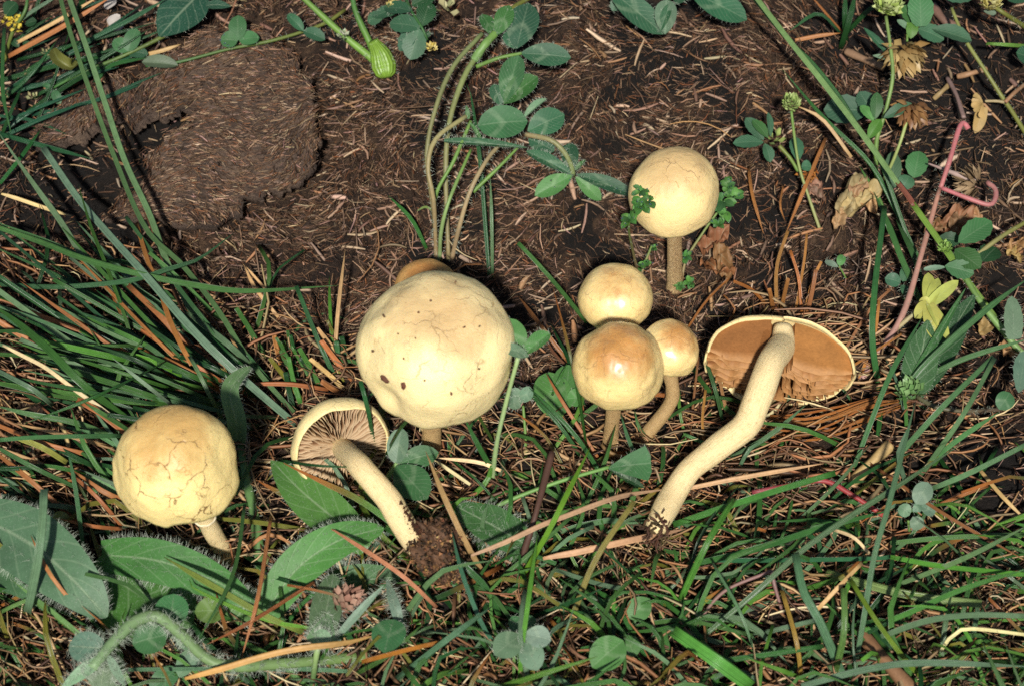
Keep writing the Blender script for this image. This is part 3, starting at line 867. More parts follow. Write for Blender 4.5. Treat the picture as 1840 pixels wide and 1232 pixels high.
# ---- uprooted mushroom lying gills up, soil on its stipe
def tipped():
    cpx = (612, 797)
    C0 = at(cpx[0], cpx[1], .017)
    s = pxs(C0); R = 91 * s
    img = nrmz(np.array([.60, -.80]))
    U = nrmz(TOCAM * math.cos(math.radians(33)) + (RIGHT * img[0] + UPI * img[1]) * math.sin(math.radians(33)))
    axis = -U
    base = at(cpx[0], cpx[1], 0)
    r = thing("mushroom", "uprooted mushroom tipped over with fawn gills showing and soil clinging to its stipe", "mushroom", base, "uprooted mushrooms lying on the turf")
    cap = build_cap(C0, axis, R, .70, .20, M_CAP_TIP, r, base, 31, .035, .05, amax=111, thin=.05)
    e1, e2, a = frame(axis)
    N = 84
    for i in range(N):
        ph = 2 * math.pi * i / N + random.uniform(-.012, .012)
        r0 = .20 if i % 2 == 0 else (.46 if i % 4 == 1 else .66)
        gill_object(C0, e1, e2, a, R, ph, r0, .925, lambda q: -.04 + .50 * math.sqrt(max(0, 1 - (q / .94) ** 2)),
                    lambda q: -.165 - .045 * math.sin(math.pi * (q - .15) / .8), cap, base, jit((.36, .21, .105), .14), (.56, .41, .25), i, wave=.030)
    e = at(744, 972, .016); e0 = at(775, 1000, .012)
    st, P = build_stipe([C0 + a * R * .22, C0 - a * R * .18, at(648, 838, .031), at(700, 900, .027), e, e0],
                        [37 * s, 40 * s, 41 * s, 43 * s, 45 * s, 38 * s], M_STIPE, r, base, 33, n=44)
    # clod of soil round the foot
    cc = at(788, 1000, .013)
    import bmesh
    bm = bmesh.new(); bmesh.ops.create_icosphere(bm, subdivisions=5, radius=1)
    V = np.array([v.co[:] for v in bm.verts]); F = [tuple(v.index for v in f.verts) for f in bm.faces]; bm.free()
    d = 1 + .75 * vnoise3(V, .8, 2) + .45 * vnoise3(V, .35, 3) + .30 * vnoise3(V, .14, 4) + .22 * vnoise3(V, .06, 5)
    k1 = nrmz(at(820, 1040, .005) - at(750, 960, .010)); k3 = np.array([0, 0, 1.0]); k2 = nrmz(np.cross(k3, k1)); k3 = np.cross(k1, k2)
    W = V * d[:, None]
    Wv = cc + (W[:, :1] * k1 * 64 + W[:, 1:2] * k2 * 40 + W[:, 2:] * k3 * 38) * s
    col = np.array([(.060, .030, .015)]) * (1 + 2.0 * np.clip(vnoise3(V, .1, 8) + .2, 0, 1))[:, None]
    mb = MB(); mb.add(Wv, F, col)
    # loose granules
    for _ in range(2600):
        j = random.randrange(len(Wv)); p = Wv[j] + rng.normal(0, .0006, 3)
        g = random.uniform(.0002, .0006)
        o4 = np.array([(1, 0, -.7), (-1, 0, -.7), (0, 1, .7), (0, -1, .7)]) * g
        o4 = o4 @ np.array(Matrix.Rotation(random.uniform(0, 6), 3, Vector(rng.normal(0, 1, 3)).normalized()))
        mb.add(p + o4, [(0, 1, 2), (0, 3, 1), (0, 2, 3), (1, 3, 2)], jit(random.choice([(.05, .025, .012), (.12, .06, .026), (.26, .14, .055), (.025, .015, .008)]), .3))
    # smear of soil running up the stipe
    for _ in range(260):
        t = random.random() ** 1.5
        q = P[int(len(P) * (1 - .26 * t)) - 1]
        p = q + (RIGHT * random.uniform(-.1, .5) + TOCAM * .45 + UPI * random.uniform(0, .35)) * 43 * s * random.uniform(.75, 1.0)
        g = random.uniform(.0003, .0009)
        mb.add(p + np.array([(1, 0, -.7), (-1, 0, -.7), (0, 1, .7), (0, -1, .7)]) * g, [(0, 1, 2), (0, 3, 1), (0, 2, 3), (1, 3, 2)], jit((.07, .03, .015), .4))
    mb.build("soil_clod", M_SOIL, r, base, smooth=False)
tipped()

# ---- uprooted mushroom with its cap cut open
def cut_open():
    C0 = at(1402, 655, .021)
    s = pxs(C0); R = 136 * s
    rot = math.radians(-9)
    ex = nrmz(RIGHT * math.cos(rot) + UPI * math.sin(rot)); ey = nrmz(np.cross(TOCAM, ex))
    A = nrmz(ey * .85 - TOCAM * .53)
    base = at(1402, 655, 0)
    r = thing("mushroom", "uprooted mushroom with its cap cut open, broad rusty gill faces and long bent stipe", "mushroom", base, "uprooted mushrooms lying on the turf")
    e1, e2, a = frame(A, ex)
    if np.dot(e2, TOCAM) < 0: pass
    up2 = e2 if e2[2] > 0 else -e2
    sg = 1 if e2[2] > 0 else -1
    cap = build_cap(C0, A, R, .76, .16, M_CAP_TIP, r, base, 41, .08, .14, ref=ex, amax=94, thin=.034, phi=(math.radians(-186) if sg > 0 else math.radians(-6), math.radians(6) if sg > 0 else math.radians(186)))
    def zin(q): return .685 * math.sqrt(max(0, 1 - (q / .985) ** 2)) + .01
    def zfree(q): return -.02 - .10 * math.sin(math.pi * min(1, max(0, (q - .12) / .85)))
    n = 34
    for i in range(n):
        f = i / (n - 1)
        ph = math.radians(2 - 184 * f)
        if sg < 0: ph = -ph
        big = i in (0, n - 1)
        r0 = .16 if i % 2 == 0 or big else (.40 if i % 4 == 1 else .55)
        gill_object(C0, e1, e2, a, R, ph, r0, .965, zin, zfree if not big else (lambda q: .02 - .09 * math.sin(math.pi * min(1, max(0, (q - .12) / .85)))), cap, base,
                    jit((.25, .100, .030) if not big else (.34, .148, .045), .12), (.44, .225, .085), 100 + i, wave=.030 if big else .085, nr=18, thick=.006)
    pts = [C0 + a * R * .60, C0 + a * R * .30, at(1384, 655, .030), at(1362, 715, .027), at(1338, 765, .021), at(1290, 803, .017), at(1238, 845, .015), at(1207, 893, .012), at(1183, 938, .013), at(1176, 952, .012)]
    st, P = build_stipe(pts, [34 * s, 52 * s, 50 * s, 50 * s, 50 * s, 50 * s, 47 * s, 44 * s, 44 * s, 46 * s, 36 * s], M_STIPE, r, base, 43, n=60)
    mb = MB()
    for _ in range(60):     # root threads and grit at the foot
        p = P[-1 - random.randrange(3)] + nrmz(rng.normal(0, 1, 3) + TOCAM * .5) * 23 * s * random.uniform(.7, 1.05)
        q = p + nrmz(rng.normal(0, 1, 3) + [-.6, -.8, -.2]) * random.uniform(.002, .006)
        V, F = tube(catmull([p, (p + q) / 2 + rng.normal(0, .0006, 3), q], 5), np.linspace(.0004, .00015, 5), np.linspace(.0004, .00015, 5), TOCAM, C6)
        mb.add(V, F, jit((.08, .04, .02), .4))
    mb.build("root_threads", M_SOIL, r, base)
cut_open()

# ================================================================== plants
def leaf_mesh(mb, p0, p1, w, nrm, kind='obovate', col=GREEN, fold=.18, arch=.0, nu=11, nv=8, wave=0.0, curl=0.0, mid=None, serr=0.0, crumple=0.0):
    p0 = np.asarray(p0); p1 = np.asarray(p1)
    nrm = nrmz(nrm)
    if mid is None:
        ctrl = [p0, (p0 + p1) * .5 + nrm * arch, p1]
    else:
        ctrl = [p0, *mid, p1]
    P = catmull(ctrl, nu)
    T = np.gradient(P, axis=0); T /= np.linalg.norm(T, axis=1)[:, None]
    sd = np.cross(T, nrm); sd /= np.maximum(np.linalg.norm(sd, axis=1), 1e-9)[:, None]
    nn = np.cross(sd, T)
    u = np.linspace(0, 1, nu)
    if kind == 'obovate': f = np.maximum(np.sin(math.pi * np.clip(u, .0, 1) ** 1.15), 0) ** .62
    elif kind == 'round': f = np.maximum(np.sin(math.pi * u), 0) ** .52
    elif kind == 'lance': f = np.maximum(np.sin(math.pi * (.10 + .90 * u ** .9)), 0) ** .75
    elif kind == 'oblong': f = np.maximum(np.sin(math.pi * (.16 + .84 * u)), 0) ** .55
    elif kind == 'wedge': f = np.clip(u ** .8, .05, 1) * np.clip((1.02 - u) * 9, .0, 1) ** .5
    else: f = np.maximum(np.sin(math.pi * u), 0) ** .8
    f = np.maximum(f, .04)
    ph = random.uniform(0, 6)
    V = []; UV = []; C = []
    for i in range(nu):
        for j in range(nv + 1):
            v = j / nv * 2 - 1
            ww = w * .5 * f[i]
            if serr and abs(v) > .99: ww *= 1 + serr * (1 if i % 2 else -1)
            hgt = fold * abs(v) ** 1.2 * ww - curl * v * v * ww + wave * w * math.sin(u[i] * 9 + ph + (1.3 if v > 0 else 0)) * v * v * .5
            V.append(P[i] + sd[i] * v * ww + nn[i] * hgt); UV.append((u[i] * .98 + .01, v * .5 + .5)); C.append(col)
    F = [(i * (nv + 1) + j, i * (nv + 1) + j + 1, (i + 1) * (nv + 1) + j + 1, (i + 1) * (nv + 1) + j) for i in range(nu - 1) for j in range(nv)]
    V = np.array(V)
    if crumple:
        dn = vnoise3(V, w * .35, random.randint(1, 50)) + .6 * vnoise3(V, w * .16, 7)
        V = V + nrm * (dn * crumple * w)[:, None] + np.cross(nrm, [1, 0, 0]) * (vnoise3(V, w * .3, 9) * crumple * w * .6)[:, None]
    mb.add(V, F, C, UV)
    return V, nn, P

def hair_on(parent, base, pts, nrms, n, ln, col=(.40, .46, .36), w=.000030, spread=.6, name="hairs"):
    pts = np.asarray(pts); nrms = np.asarray(nrms)
    n = int(n * .75)
    k = rng.integers(0, len(pts), n)
    p = pts[k]; d = nrms[k] + rng.normal(0, spread, (n, 3)); d /= np.linalg.norm(d, axis=1)[:, None]
    L = ln * rng.uniform(.5, 1.25, n)
    sd = np.cross(d, TOCAM); sd /= np.maximum(np.linalg.norm(sd, axis=1), 1e-6)[:, None]
    mdl = p + d * (L * .55)[:, None] + rng.normal(0, 1, (n, 3)) * (L * .07)[:, None]
    tip = p + d * L[:, None] + np.array([0, 0, -1]) * (L * .18)[:, None]
    V = np.stack([p - sd * w, p + sd * w, mdl + sd * w * .8, mdl - sd * w * .8, tip], 1).reshape(-1, 3)
    F = []
    for i in range(n):
        b = i * 5; F.append((b, b + 1, b + 2, b + 3)); F.append((b + 3, b + 2, b + 4))
    mb = MB(); mb.add(V, F, col)
    return mb.build(name, M_HAIR, parent, base, kind="stuff")

def tube_samples(P, r, n=400):
    i = rng.integers(0, len(P) - 1, n); t = rng.random(n)[:, None]
    c = P[i] * (1 - t) + P[i + 1] * t
    T = P[i + 1] - P[i]; T /= np.linalg.norm(T, axis=1)[:, None]
    d = rng.normal(0, 1, (n, 3)); d -= T * np.sum(d * T, 1)[:, None]; d /= np.linalg.norm(d, axis=1)[:, None]
    return c + d * r, d

def stem(parent, base, pts, h3, w0, w1, col, col2=None, hairy=0, hl=.0016, name="stem", n=22, node=None):
    P = pxcurve(pts, h3, n)
    t = np.linspace(0, 1, n)
    s = np.array([pxs(p) for p in P])
    w = (w0 * (1 - t) + w1 * t) * s * .5 * (1 + .05 * np.sin(t * 17 + w0))
    if node:
        for q in node: w = w * (1 + .35 * np.exp(-((t - q) / .02) ** 2))
    V, F = tube(P, w, w, nrmz(TOCAM + [.11, .05, .02]), C8)
    c = np.asarray(col)[None, :] * (1 - t)[:, None] + np.asarray(col2 if col2 is not None else col)[None, :] * t[:, None]
    mb = MB(); mb.add(V, F, np.repeat(c, 8, axis=0))
    o = mb.build(name, M_STEM, parent, base)
    if hairy:
        a, d = tube_samples(P, float(w.mean()), 500)
        hair_on(o, base, a, d, hairy, hl)
    return P

def lf_(parent, base, x0, y0, x1, y1, w, h0, h1, kind='obovate', col=GREEN, mat=None, tilt=None, fold=.16, arch=.6, wave=.0, curl=0.0, hairy=0, hl=.0014, nu=11, nv=8, mids=None, name="leaflet", serr=0.0, roll=0.0, crumple=0.0, dew=0):
    p0 = at(x0, y0, h0 / 1000); p1 = at(x1, y1, h1 / 1000)
    s = (pxs(p0) + pxs(p1)) * .5
    if tilt is None: tilt = (random.uniform(-.22, .22) + roll, random.uniform(-.2, .2))
    nr = nrmz(TOCAM * .55 + np.array([tilt[0], tilt[1], .55]))
    md = None
    if mids: md = [at(a, b, c / 1000) for a, b, c in mids]
    mb = MB()
    V, nn, P = leaf_mesh(mb, p0, p1, w * s, nr, kind, jit(col, .14), fold, arch / 1000, nu, nv, wave, curl, md, serr, crumple)
    o = mb.build(name, mat or M_CLOVER, parent, base)
    if dew:
        dm = MB()
        for _ in range(dew):
            c = V[random.randrange(len(V))] + nr * .00015; rr = random.uniform(.00018, .00042)
            vs = [c + (np.cross(nr, RIGHT) * math.sin(a) + RIGHT * math.cos(a)) * rr * q + nr * rr * z for q, z in ((1, 0), (.75, .6), (.3, .9)) for a in np.linspace(0, 2 * math.pi, 8, endpoint=False)]
            fs = [(k * 8 + j, k * 8 + (j + 1) % 8, k * 8 + 8 + (j + 1) % 8, k * 8 + 8 + j) for k in range(2) for j in range(8)] + [tuple(range(16, 24)), tuple(range(8))[::-1]]
            dm.add(vs, fs)
        dm.build("dew_drops", M_DEW, o, base, kind="stuff")
    if hairy:
        g = V.reshape(nu, nv + 1, 3)
        up = np.tile(nr, (nu, 1))
        eL = g[:, 0]; eR = g[:, -1]
        sdl = g[:, 0] - g[:, nv // 2]; sdr = g[:, -1] - g[:, nv // 2]
        sdl /= np.maximum(np.linalg.norm(sdl, axis=1), 1e-6)[:, None]; sdr /= np.maximum(np.linalg.norm(sdr, axis=1), 1e-6)[:, None]
        def dens(a, k=8):
            return np.concatenate([a[:-1] * (1 - q) + a[1:] * q for q in np.linspace(0, 1, k, endpoint=False)])
        pts = np.vstack([dens(eL), dens(eR), dens(eL), dens(eR), dens(g[:, nv // 2]), dens(g[:, nv // 4]), dens(g[:, 3 * nv // 4])])
        nrs = np.vstack([dens(sdl), dens(sdr), dens(sdl), dens(sdr), dens(up), dens(up), dens(up)])
        hair_on(o, base, pts, nrs, hairy, hl, spread=.35)
    return o

def head(parent, base, px, py, h, r, n, col, col2, up=(0, 0, 1), scale=.55, droop=0.0, name="flower_head", flat=1.0, wid=.34):
    """a globe of many small overlapping petals or bracts"""
    c = at(px, py, h / 1000); s = pxs(c); R = r * s
    e1, e2, a = frame(up, (1, .1, .05))
    mb = MB()
    for i in range(n):
        z = 1 - 1.75 * (i + .5) / n; q = math.sqrt(max(0, 1 - z * z)); ph = i * 2.39996
        d = e1 * q * math.cos(ph) + e2 * q * math.sin(ph) + a * z * flat
        tdir = nrmz(d * .8 + a * (.7 - droop) + rng.normal(0, .12, 3))
        b = c + d * R * .45; L = R * scale * random.uniform(.85, 1.2) * 1.2
        sd = nrmz(np.cross(tdir, d + rng.normal(0, .3, 3) + 1e-3)); nn = np.cross(sd, tdir); w = L * wid
        V = [b, b + tdir * L * .5 + sd * w + nn * w * .2, b + tdir * L, b + tdir * L * .5 - sd * w + nn * w * .2, b + tdir * L * .5 + nn * w * .75]
        f = random.random()
        cc = np.asarray(col) * (1 - f) + np.asarray(col2) * f
        tipc = cc * 1.15
        mb.add(V, [(0, 1, 4), (1, 2, 4), (2, 3, 4), (3, 0, 4)], [cc * .8, cc, tipc, cc, tipc])
    return mb.build(name, M_FLOWER, parent, base)

CLOV = (.050, .150, .055); CLOVD = (.030, .100, .048); CLOVB = (.085, .230, .060); CLOVG = (.13, .23, .135); TREF = (.045, .125, .065)
HSTEM = (.24, .19, .09); GSTEM = (.13, .24, .05)

# ---- tall hairy clover behind the largest mushroom
b = at(792, 470, 0)
T = thing("clover_plant", "hairy clover with arching brown stems and round leaflets above the largest mushroom", "clover", b)
stem(T, b, [(790, 466), (775, 350), (767, 273), (784, 191), (815, 119), (866, 61)], (0, 24, 26), 8, 9, HSTEM, (.15, .19, .07), 260)
stem(T, b, [(806, 466), (801, 307), (808, 218), (832, 143), (856, 102), (880, 68)], (0, 20, 22), 8, 11, HSTEM, (.16, .22, .07), 260)
stem(T, b, [(784, 466), (779, 361), (769, 300), (784, 249), (839, 208)], (0, 30, 32), 8, 9, (.33, .23, .12), (.26, .24, .10), 300)
stem(T, b, [(786, 466), (781, 361), (815, 290), (846, 218)], (0, 22, 28), 7, 7, GSTEM, GSTEM, 160)
stem(T, b, [(790, 466), (793, 415), (808, 358), (846, 269)], (0, 24, 24), 8, 6, (.28, .38, .16), GSTEM, 80)
stem(T, b, [(812, 466), (825, 409), (846, 341), (876, 286), (895, 264)], (0, 24, 27), 9, 8, (.38, .27, .15), (.28, .22, .11), 260)
stem(T, b, [(850, 345), (895, 302), (930, 266)], (20, 24, 26), 8, 5, GSTEM, GSTEM, 100)
stem(T, b, [(945, 242), (989, 252), (1013, 273), (1026, 297), (1030, 315)], (27, 30, 22), 10, 9, (.26, .20, .10), (.18, .24, .09), 260)
stem(T, b, [(856, 120), (895, 105), (937, 96)], (22, 25, 25), 8, 6, GSTEM, GSTEM, 60)
stem(T, b, [(852, 108), (870, 82), (890, 60)], (23, 26, 25), 17, 14, (.16, .29, .09), GSTEM, 160)
stem(T, b, [(880, 70), (915, 20), (960, -8)], (24, 22, 18), 9, 8, OLIVE, OLIVE, 40)
L = lambda *a, **k: lf_(T, b, *a, **{**dict(hairy=90, hl=.0013), **k})
L(887, 66, 866, 26, 28, 25, 25); L(893, 63, 916, 10, 34, 26, 27); L(928, 88, 950, 6, 60, 24, 26, col=CLOVD)
L(928, 88, 908, 58, 26, 22, 23, col=CLOVD); L(936, 96, 1026, 104, 44, 25, 26, col=CLOVD)
L(907, 185, 932, 100, 44, 28, 30, fold=.55, col=CLOV); L(905, 187, 966, 138, 46, 28, 30, fold=.35); L(900, 190, 886, 152, 28, 26, 28, col=CLOVD)
L(858, 226, 948, 218, 64, 31, 32, col=CLOV, kind='round'); L(948, 236, 1014, 206, 50, 24, 25, col=CLOVD); L(940, 214, 982, 178, 15, 28, 29, fold=.9, hairy=130, col=CLOVG)
L(950, 250, 996, 272, 36, 20, 20, col=CLOVD, kind='round'); L(798, 254, 948, 266, 15, 28, 27, fold=.9, hairy=320, hl=.0016, col=CLOVD, kind='lance')
L(845, 222, 868, 262, 9, 30, 24, fold=.8, hairy=120, col=GREEN, kind='lance'); L(842, 214, 838, 190, 8, 32, 34, kind='lance', hairy=60)
L(1030, 315, 945, 272, 24, 23, 22, fold=.7, dew=5, hairy=220, hl=.0015, col=CLOVD); L(1028, 316, 961, 352, 36, 23, 20, fold=.4, dew=3, col=CLOVB); L(1034, 318, 1080, 360, 27, 23, 19, col=CLOVB, fold=.3)
L(1036, 314, 1140, 352, 30, 23, 24, fold=.4, dew=6, hairy=200, col=CLOVD); L(1028, 310, 1022, 258, 32, 23, 20, fold=.4, col=CLOVD); L(1034, 306, 1052, 288, 8, 23, 24, kind='lance', fold=.5)

# ---- trailing clover over the slab
b = at(560, 50, 0)
T = thing("trailing_clover", "trailing clover runner with small round leaflets lying across the dung slab", "clover", b)
stem(T, b, [(620, 18), (580, 44), (494, 72), (409, 89), (320, 112), (262, 119)], (4, 9, 8), 7, 5, OLIVE, GREEN, 60)
stem(T, b, [(380, 8), (307, 58), (225, 99), (150, 130), (92, 160)], (5, 10, 6), 9, 5, OLIVE, GREEN, 60)
L = lambda *a, **k: lf_(T, b, *a, **{**dict(hairy=20, mat=M_TREFOIL, kind='round', col=CLOV), **k})
L(230, 93, 204, 72, 28, 11, 12); L(230, 93, 246, 52, 30, 11, 12); L(228, 94, 266, 98, 24, 9, 9, col=CLOVD)
L(428, 73, 428, 28, 33, 12, 13); L(427, 74, 396, 72, 32, 12, 12, dew=5); L(430, 74, 466, 68, 30, 12, 12); L(545, 56, 517, 26, 20, 12, 13, fold=.4, col=CLOVD); L(545, 56, 584, 72, 26, 12, 11, fold=.3, col=CLOVD)
L(255, 112, 320, 118, 26, 9, 9, col=(.10, .15, .08), fold=.6); L(95, 160, 76, 152, 10, 7, 7); L(96, 162, 108, 188, 17, 7, 6); L(140, 112, 96, 88, 24, 10, 12, fold=1.0, col=OLIVE, kind='oblong', mids=[(128, 122, 13), (106, 108, 15)])

# ---- shapes at the top left edge
b = at(20, 100, 0)
T = thing("yellow_vetch", "small yellow pea flower with dark leaflets at the dung slab's grassy end", "wildflower", b)
stem(T, b, [(8, 110), (22, 60), (45, 20), (50, -10)], (0, 12, 16), 7, 6, OLIVE, GREEN)
L = lambda *a, **k: lf_(T, b, *a, **{**dict(mat=M_TREFOIL, col=DARK), **k})
L(10, 30, 30, 5, 34, 14, 15); L(45, 45, 66, 38, 20, 8, 8); L(42, 75, 58, 90, 16, 6, 5); L(20, 70, 34, 85, 14, 6, 6); L(12, 28, 38, 24, 18, 12, 12, col=CLOVG)
for x, y, r in ((24, 44, 9), (30, 52, 8), (12, 38, 8), (30, 35, 7)):
    head(T, b, x, y, 13, r, 7, (.60, .45, .03), (.75, .62, .12), up=(.3, -.4, .6), scale=1.1)
for x, y, r in ((47, 132, 7), (58, 176, 7), (82, 96, 6), (10, 170, 6)):
    head(T, b, x, y, 4, r, 6, (.45, .40, .20), (.28, .30, .14), scale=1.2, name="seed_pod")
b = at(310, 20, 0)
T = thing("arrow_leaf_plant", "dark green arrow-shaped leaf overhanging the slab's far edge", "plant", b)
lf_(T, b, 360, -12, 286, 66, 84, 10, 12, 'lance', (.02, .075, .04), M_BROAD, fold=.12, nu=16, name="leaf", hairy=60)
stem(T, b, [(380, -30), (360, -12)], (2, 8, 10), 8, 6, GREEN)
lf_(T, b, 370, 10, 415, 12, 20, 11, 11, 'lance', (.02, .075, .04), M_BROAD, name="leaf")

# ---- medick with yellow florets at the top
b = at(720, -20, 0)
T = thing("black_medick", "medick sprig with toothed leaflets and tiny yellow florets beside the swollen green sheath", "wildflower", b)
stem(T, b, [(722, -20), (738, 18), (757, 48), (768, 72)], (8, 20, 18), 7, 4, GREEN, GREEN, 60)
L = lambda *a, **k: lf_(T, b, *a, **{**dict(mat=M_TREFOIL, col=TREF, serr=.05, hairy=30), **k})
L(756, 50, 700, 42, 40, 20, 19); L(754, 52, 737, 108, 44, 20, 16); L(752, 50, 718, 92, 34, 19, 16); L(758, 48, 772, 4, 36, 20, 20, col=DARK); L(740, 20, 690, 14, 34, 20, 19, col=CLOVD)
L(735, 12, 668, 30, 26, 18, 17, col=CLOVD); L(740, 10, 780, -8, 34, 20, 20, col=DARK); L(764, 60, 772, 66, 12, 18, 18, col=DARK); L(690, 30, 660, 38, 26, 17, 15)
for x, y, r in ((701, 12, 9), (776, 86, 10), (708, 4, 7)):
    head(T, b, x, y, 18, r, 22, (.62, .48, .10), (.72, .62, .28), scale=.7)
head(T, b, 803, 18, 14, 16, 7, (.42, .38, .20), (.30, .32, .16), scale=1.0, name="seed_pod")

# ---- swollen green sheath
b = at(690, 132, 0)
T = thing("green_sheath_plant", "bright green hairy sheathed shoot forking from a swollen base on the dung", "plant", b)
stem(T, b, [(690, 136), (682, 118), (664, 76), (640, 24), (632, -12)], (0, 7, 18), 16, 9, (.17, .32, .05), GREEN, 120)
stem(T, b, [(688, 134), (668, 106), (622, 68), (575, 25), (540, -8)], (0, 8, 18), 15, 10, (.17, .32, .05), GSTEM, 120)
P = pxcurve([(694, 140), (690, 120), (683, 98), (670, 74)], (0, 3, 9), 26)
s = pxs(P[0]); t = np.linspace(0, 1, 26)
wd_ = np.interp(t, [0, .08, .3, .6, 1], [9, 18, 23, 19, 9])
V, F = tube(P, s * wd_, s * wd_ * .75, TOCAM, C16)
uvv = np.stack([np.repeat(t, 16), np.tile(np.array([c[0] for c in C16]) * .5 + .5, len(t))], axis=1)
mb = MB(); mb.add(V, F, (.17, .33, .05), uvv); sh = mb.build("sheath", M_GRASS, T, b)
a, d = tube_samples(P, s * 21, 300); hair_on(sh, b, a, d, 240, .0016)
head(T, b, 616, 64, 12, 9, 12, (.5, .5, .4), (.3, .35, .2), name="bud", scale=.9)

# ---- leaves hanging in at the top edge, between the clover and the grass culms
b = at(1190, -10, 0)
T = thing("overhanging_clover", "large dark clover leaflets hanging over the dung above the solitary round mushroom", "clover", b)
L = lambda *a, **k: lf_(T, b, *a, **{**dict(col=CLOVD, hairy=60), **k})
L(1092, -20, 1192, 62, 50, 22, 18); L(1195, 62, 1198, 0, 40, 19, 24, fold=.8, col=GREYG); L(1186, 58, 1206, 5, 18, 20, 24, fold=.6); L(1240, -14, 1342, 36, 56, 20, 18, col=CLOVD); L(1120, -10, 1100, 20, 24, 18, 15)
stem(T, b, [(1215, -60), (1205, -20), (1196, 40)], (0, 14, 19), 8, 6, GREEN, GREEN)
L(1235, -30, 1215, 8, 30, 20, 22)

# ---- small hop trefoil with green head, by the solitary mushroom
b = at(1470, 412, 0)
T = thing("small_hop_trefoil", "small hop trefoil with one green flower head on a wiry curved stalk", "wildflower", b)
stem(T, b, [(1474, 415), (1450, 345), (1436, 300), (1428, 250), (1422, 200)], (0, 10, 24), 6, 5, (.30, .30, .12), GSTEM, 40)
stem(T, b, [(1434, 308), (1420, 285), (1400, 262)], (9, 12, 14), 6, 8, GSTEM, OLIVE)
head(T, b, 1422, 186, 25, 19, 60, (.30, .42, .12), (.42, .50, .20), scale=.55)
L = lambda *a, **k: lf_(T, b, *a, **{**dict(mat=M_TREFOIL, col=TREF, serr=.04), **k})
L(1372, 252, 1340, 212, 28, 15, 16); L(1372, 256, 1317, 258, 28, 14, 15); L(1374, 258, 1384, 292, 23, 14, 12); L(1384, 246, 1380, 202, 15, 15, 17, roll=.3); L(1380, 248, 1352, 216, 22, 16, 17, col=GREEN)
L(1434, 290, 1428, 246, 26, 12, 10, col=TREF); L(1440, 300, 1458, 300, 22, 12, 12, kind='round', col=TREF); head(T, b, 1392, 250, 13, 14, 8, (.35, .42, .12), (.28, .36, .12), name="stipule", scale=1.0)
for x, y, r in ((1455, 318, 12), (1440, 312, 9), (1462, 308, 8)):
    head(T, b, x, y, 5, r, 12, (.32, .10, .02), (.45, .18, .04), name="withered_head", scale=.8, droop=1.2)

# ---- tall hop trefoil at the right
b = at(1575, 330, 0)
T = thing("hop_trefoil", "tall hop trefoil with pale green globe head and withered brown heads beside the grass culms", "wildflower", b)
stem(T, b, [(1575, 340), (1575, 255), (1590, 205), (1604, 140), (1600, 85), (1592, 30)], (0, 20, 30), 9, 6, GSTEM, (.18, .26, .08), 200, .0008)
stem(T, b, [(1580, 335), (1600, 300), (1618, 255), (1630, 215)], (0, 14, 20), 6, 6, (.30, .36, .12), (.30, .36, .12))
stem(T, b, [(1640, -20), (1632, 30), (1630, 75)], (22, 25, 24), 5, 4, GSTEM, GSTEM)
head(T, b, 1597, 8, 31, 29, 120, (.38, .50, .12), (.66, .72, .36), scale=.5)
head(T, b, 1625, 92, 24, 30, 70, (.46, .33, .14), (.26, .15, .05), up=(.05, -.6, -.6), scale=.95, droop=.2, name="withered_head", wid=.24)
head(T, b, 1638, 195, 21, 26, 70, (.17, .075, .03), (.32, .18, .07), up=(-.1, -.5, -.8), scale=.9, droop=.1, name="withered_head", wid=.24)
L = lambda *a, **k: lf_(T, b, *a, **{**dict(mat=M_TREFOIL, col=TREF, serr=.04), **k})
L(1588, 212, 1638, 186, 22, 22, 23, col=TREF); L(1572, 215, 1576, 166, 24, 20, 23, col=GREEN); L(1570, 218, 1546, 190, 20, 20, 21, col=CLOVB); L(1562, 200, 1480, 198, 56, 15, 14); L(1566, 205, 1544, 165, 36, 14, 17)
L(1655, 48, 1652, -25, 46, 26, 30, col=CLOV, kind='lance'); L(1650, 52, 1696, 72, 36, 24, 22, kind='round'); L(1674, 52, 1746, 74, 34, 24, 20, fold=.4); L(1640, 44, 1622, 10, 30, 24, 28, col=GREEN); L(1690, -12, 1756, -14, 50, 22, 22, kind='round')
L(1596, 96, 1552, 50, 13, 22, 24, kind='lance', col=CLOVD, fold=.5); L(1596, 106, 1568, 100, 9, 22, 22, kind='lance', col=GREYG); L(1640, 58, 1612, 36, 14, 24, 25, col=GREYG); L(1636, 70, 1640, 40, 22, 24, 26, col=BRIGHT)
L(1560, 250, 1582, 215, 22, 18, 20, col=BRIGHT, fold=.4)
L(1642, 320, 1652, 272, 40, 8, 9, col=CLOV, kind='round'); L(1634, 316, 1622, 340, 30, 7, 6, col=TREF, kind='round'); L(1606, 340, 1604, 272, 30, 6, 8, col=(.07, .14, .07))

b = at(1840, 60, 0)
T = thing("corner_hop_trefoil", "hop trefoil with creamy yellow head on a thick stalk leaning in from the edge", "wildflower", b)
stem(T, b, [(1860, 60), (1810, 28), (1786, 12)], (6, 20, 24), 10, 8, OLIVE, OLIVE, 60)
head(T, b, 1780, 4, 25, 20, 50, (.60, .52, .16), (.72, .68, .34), scale=.7)
L = lambda *a, **k: lf_(T, b, *a, **{**dict(mat=M_TREFOIL, col=CLOVD), **k})
L(1850, -20, 1812, 2, 36, 18, 20); L(1856, 110, 1826, 95, 40, 14, 16, kind='round'); L(1768, 20, 1790, 24, 18, 22, 22, col=GREYG)

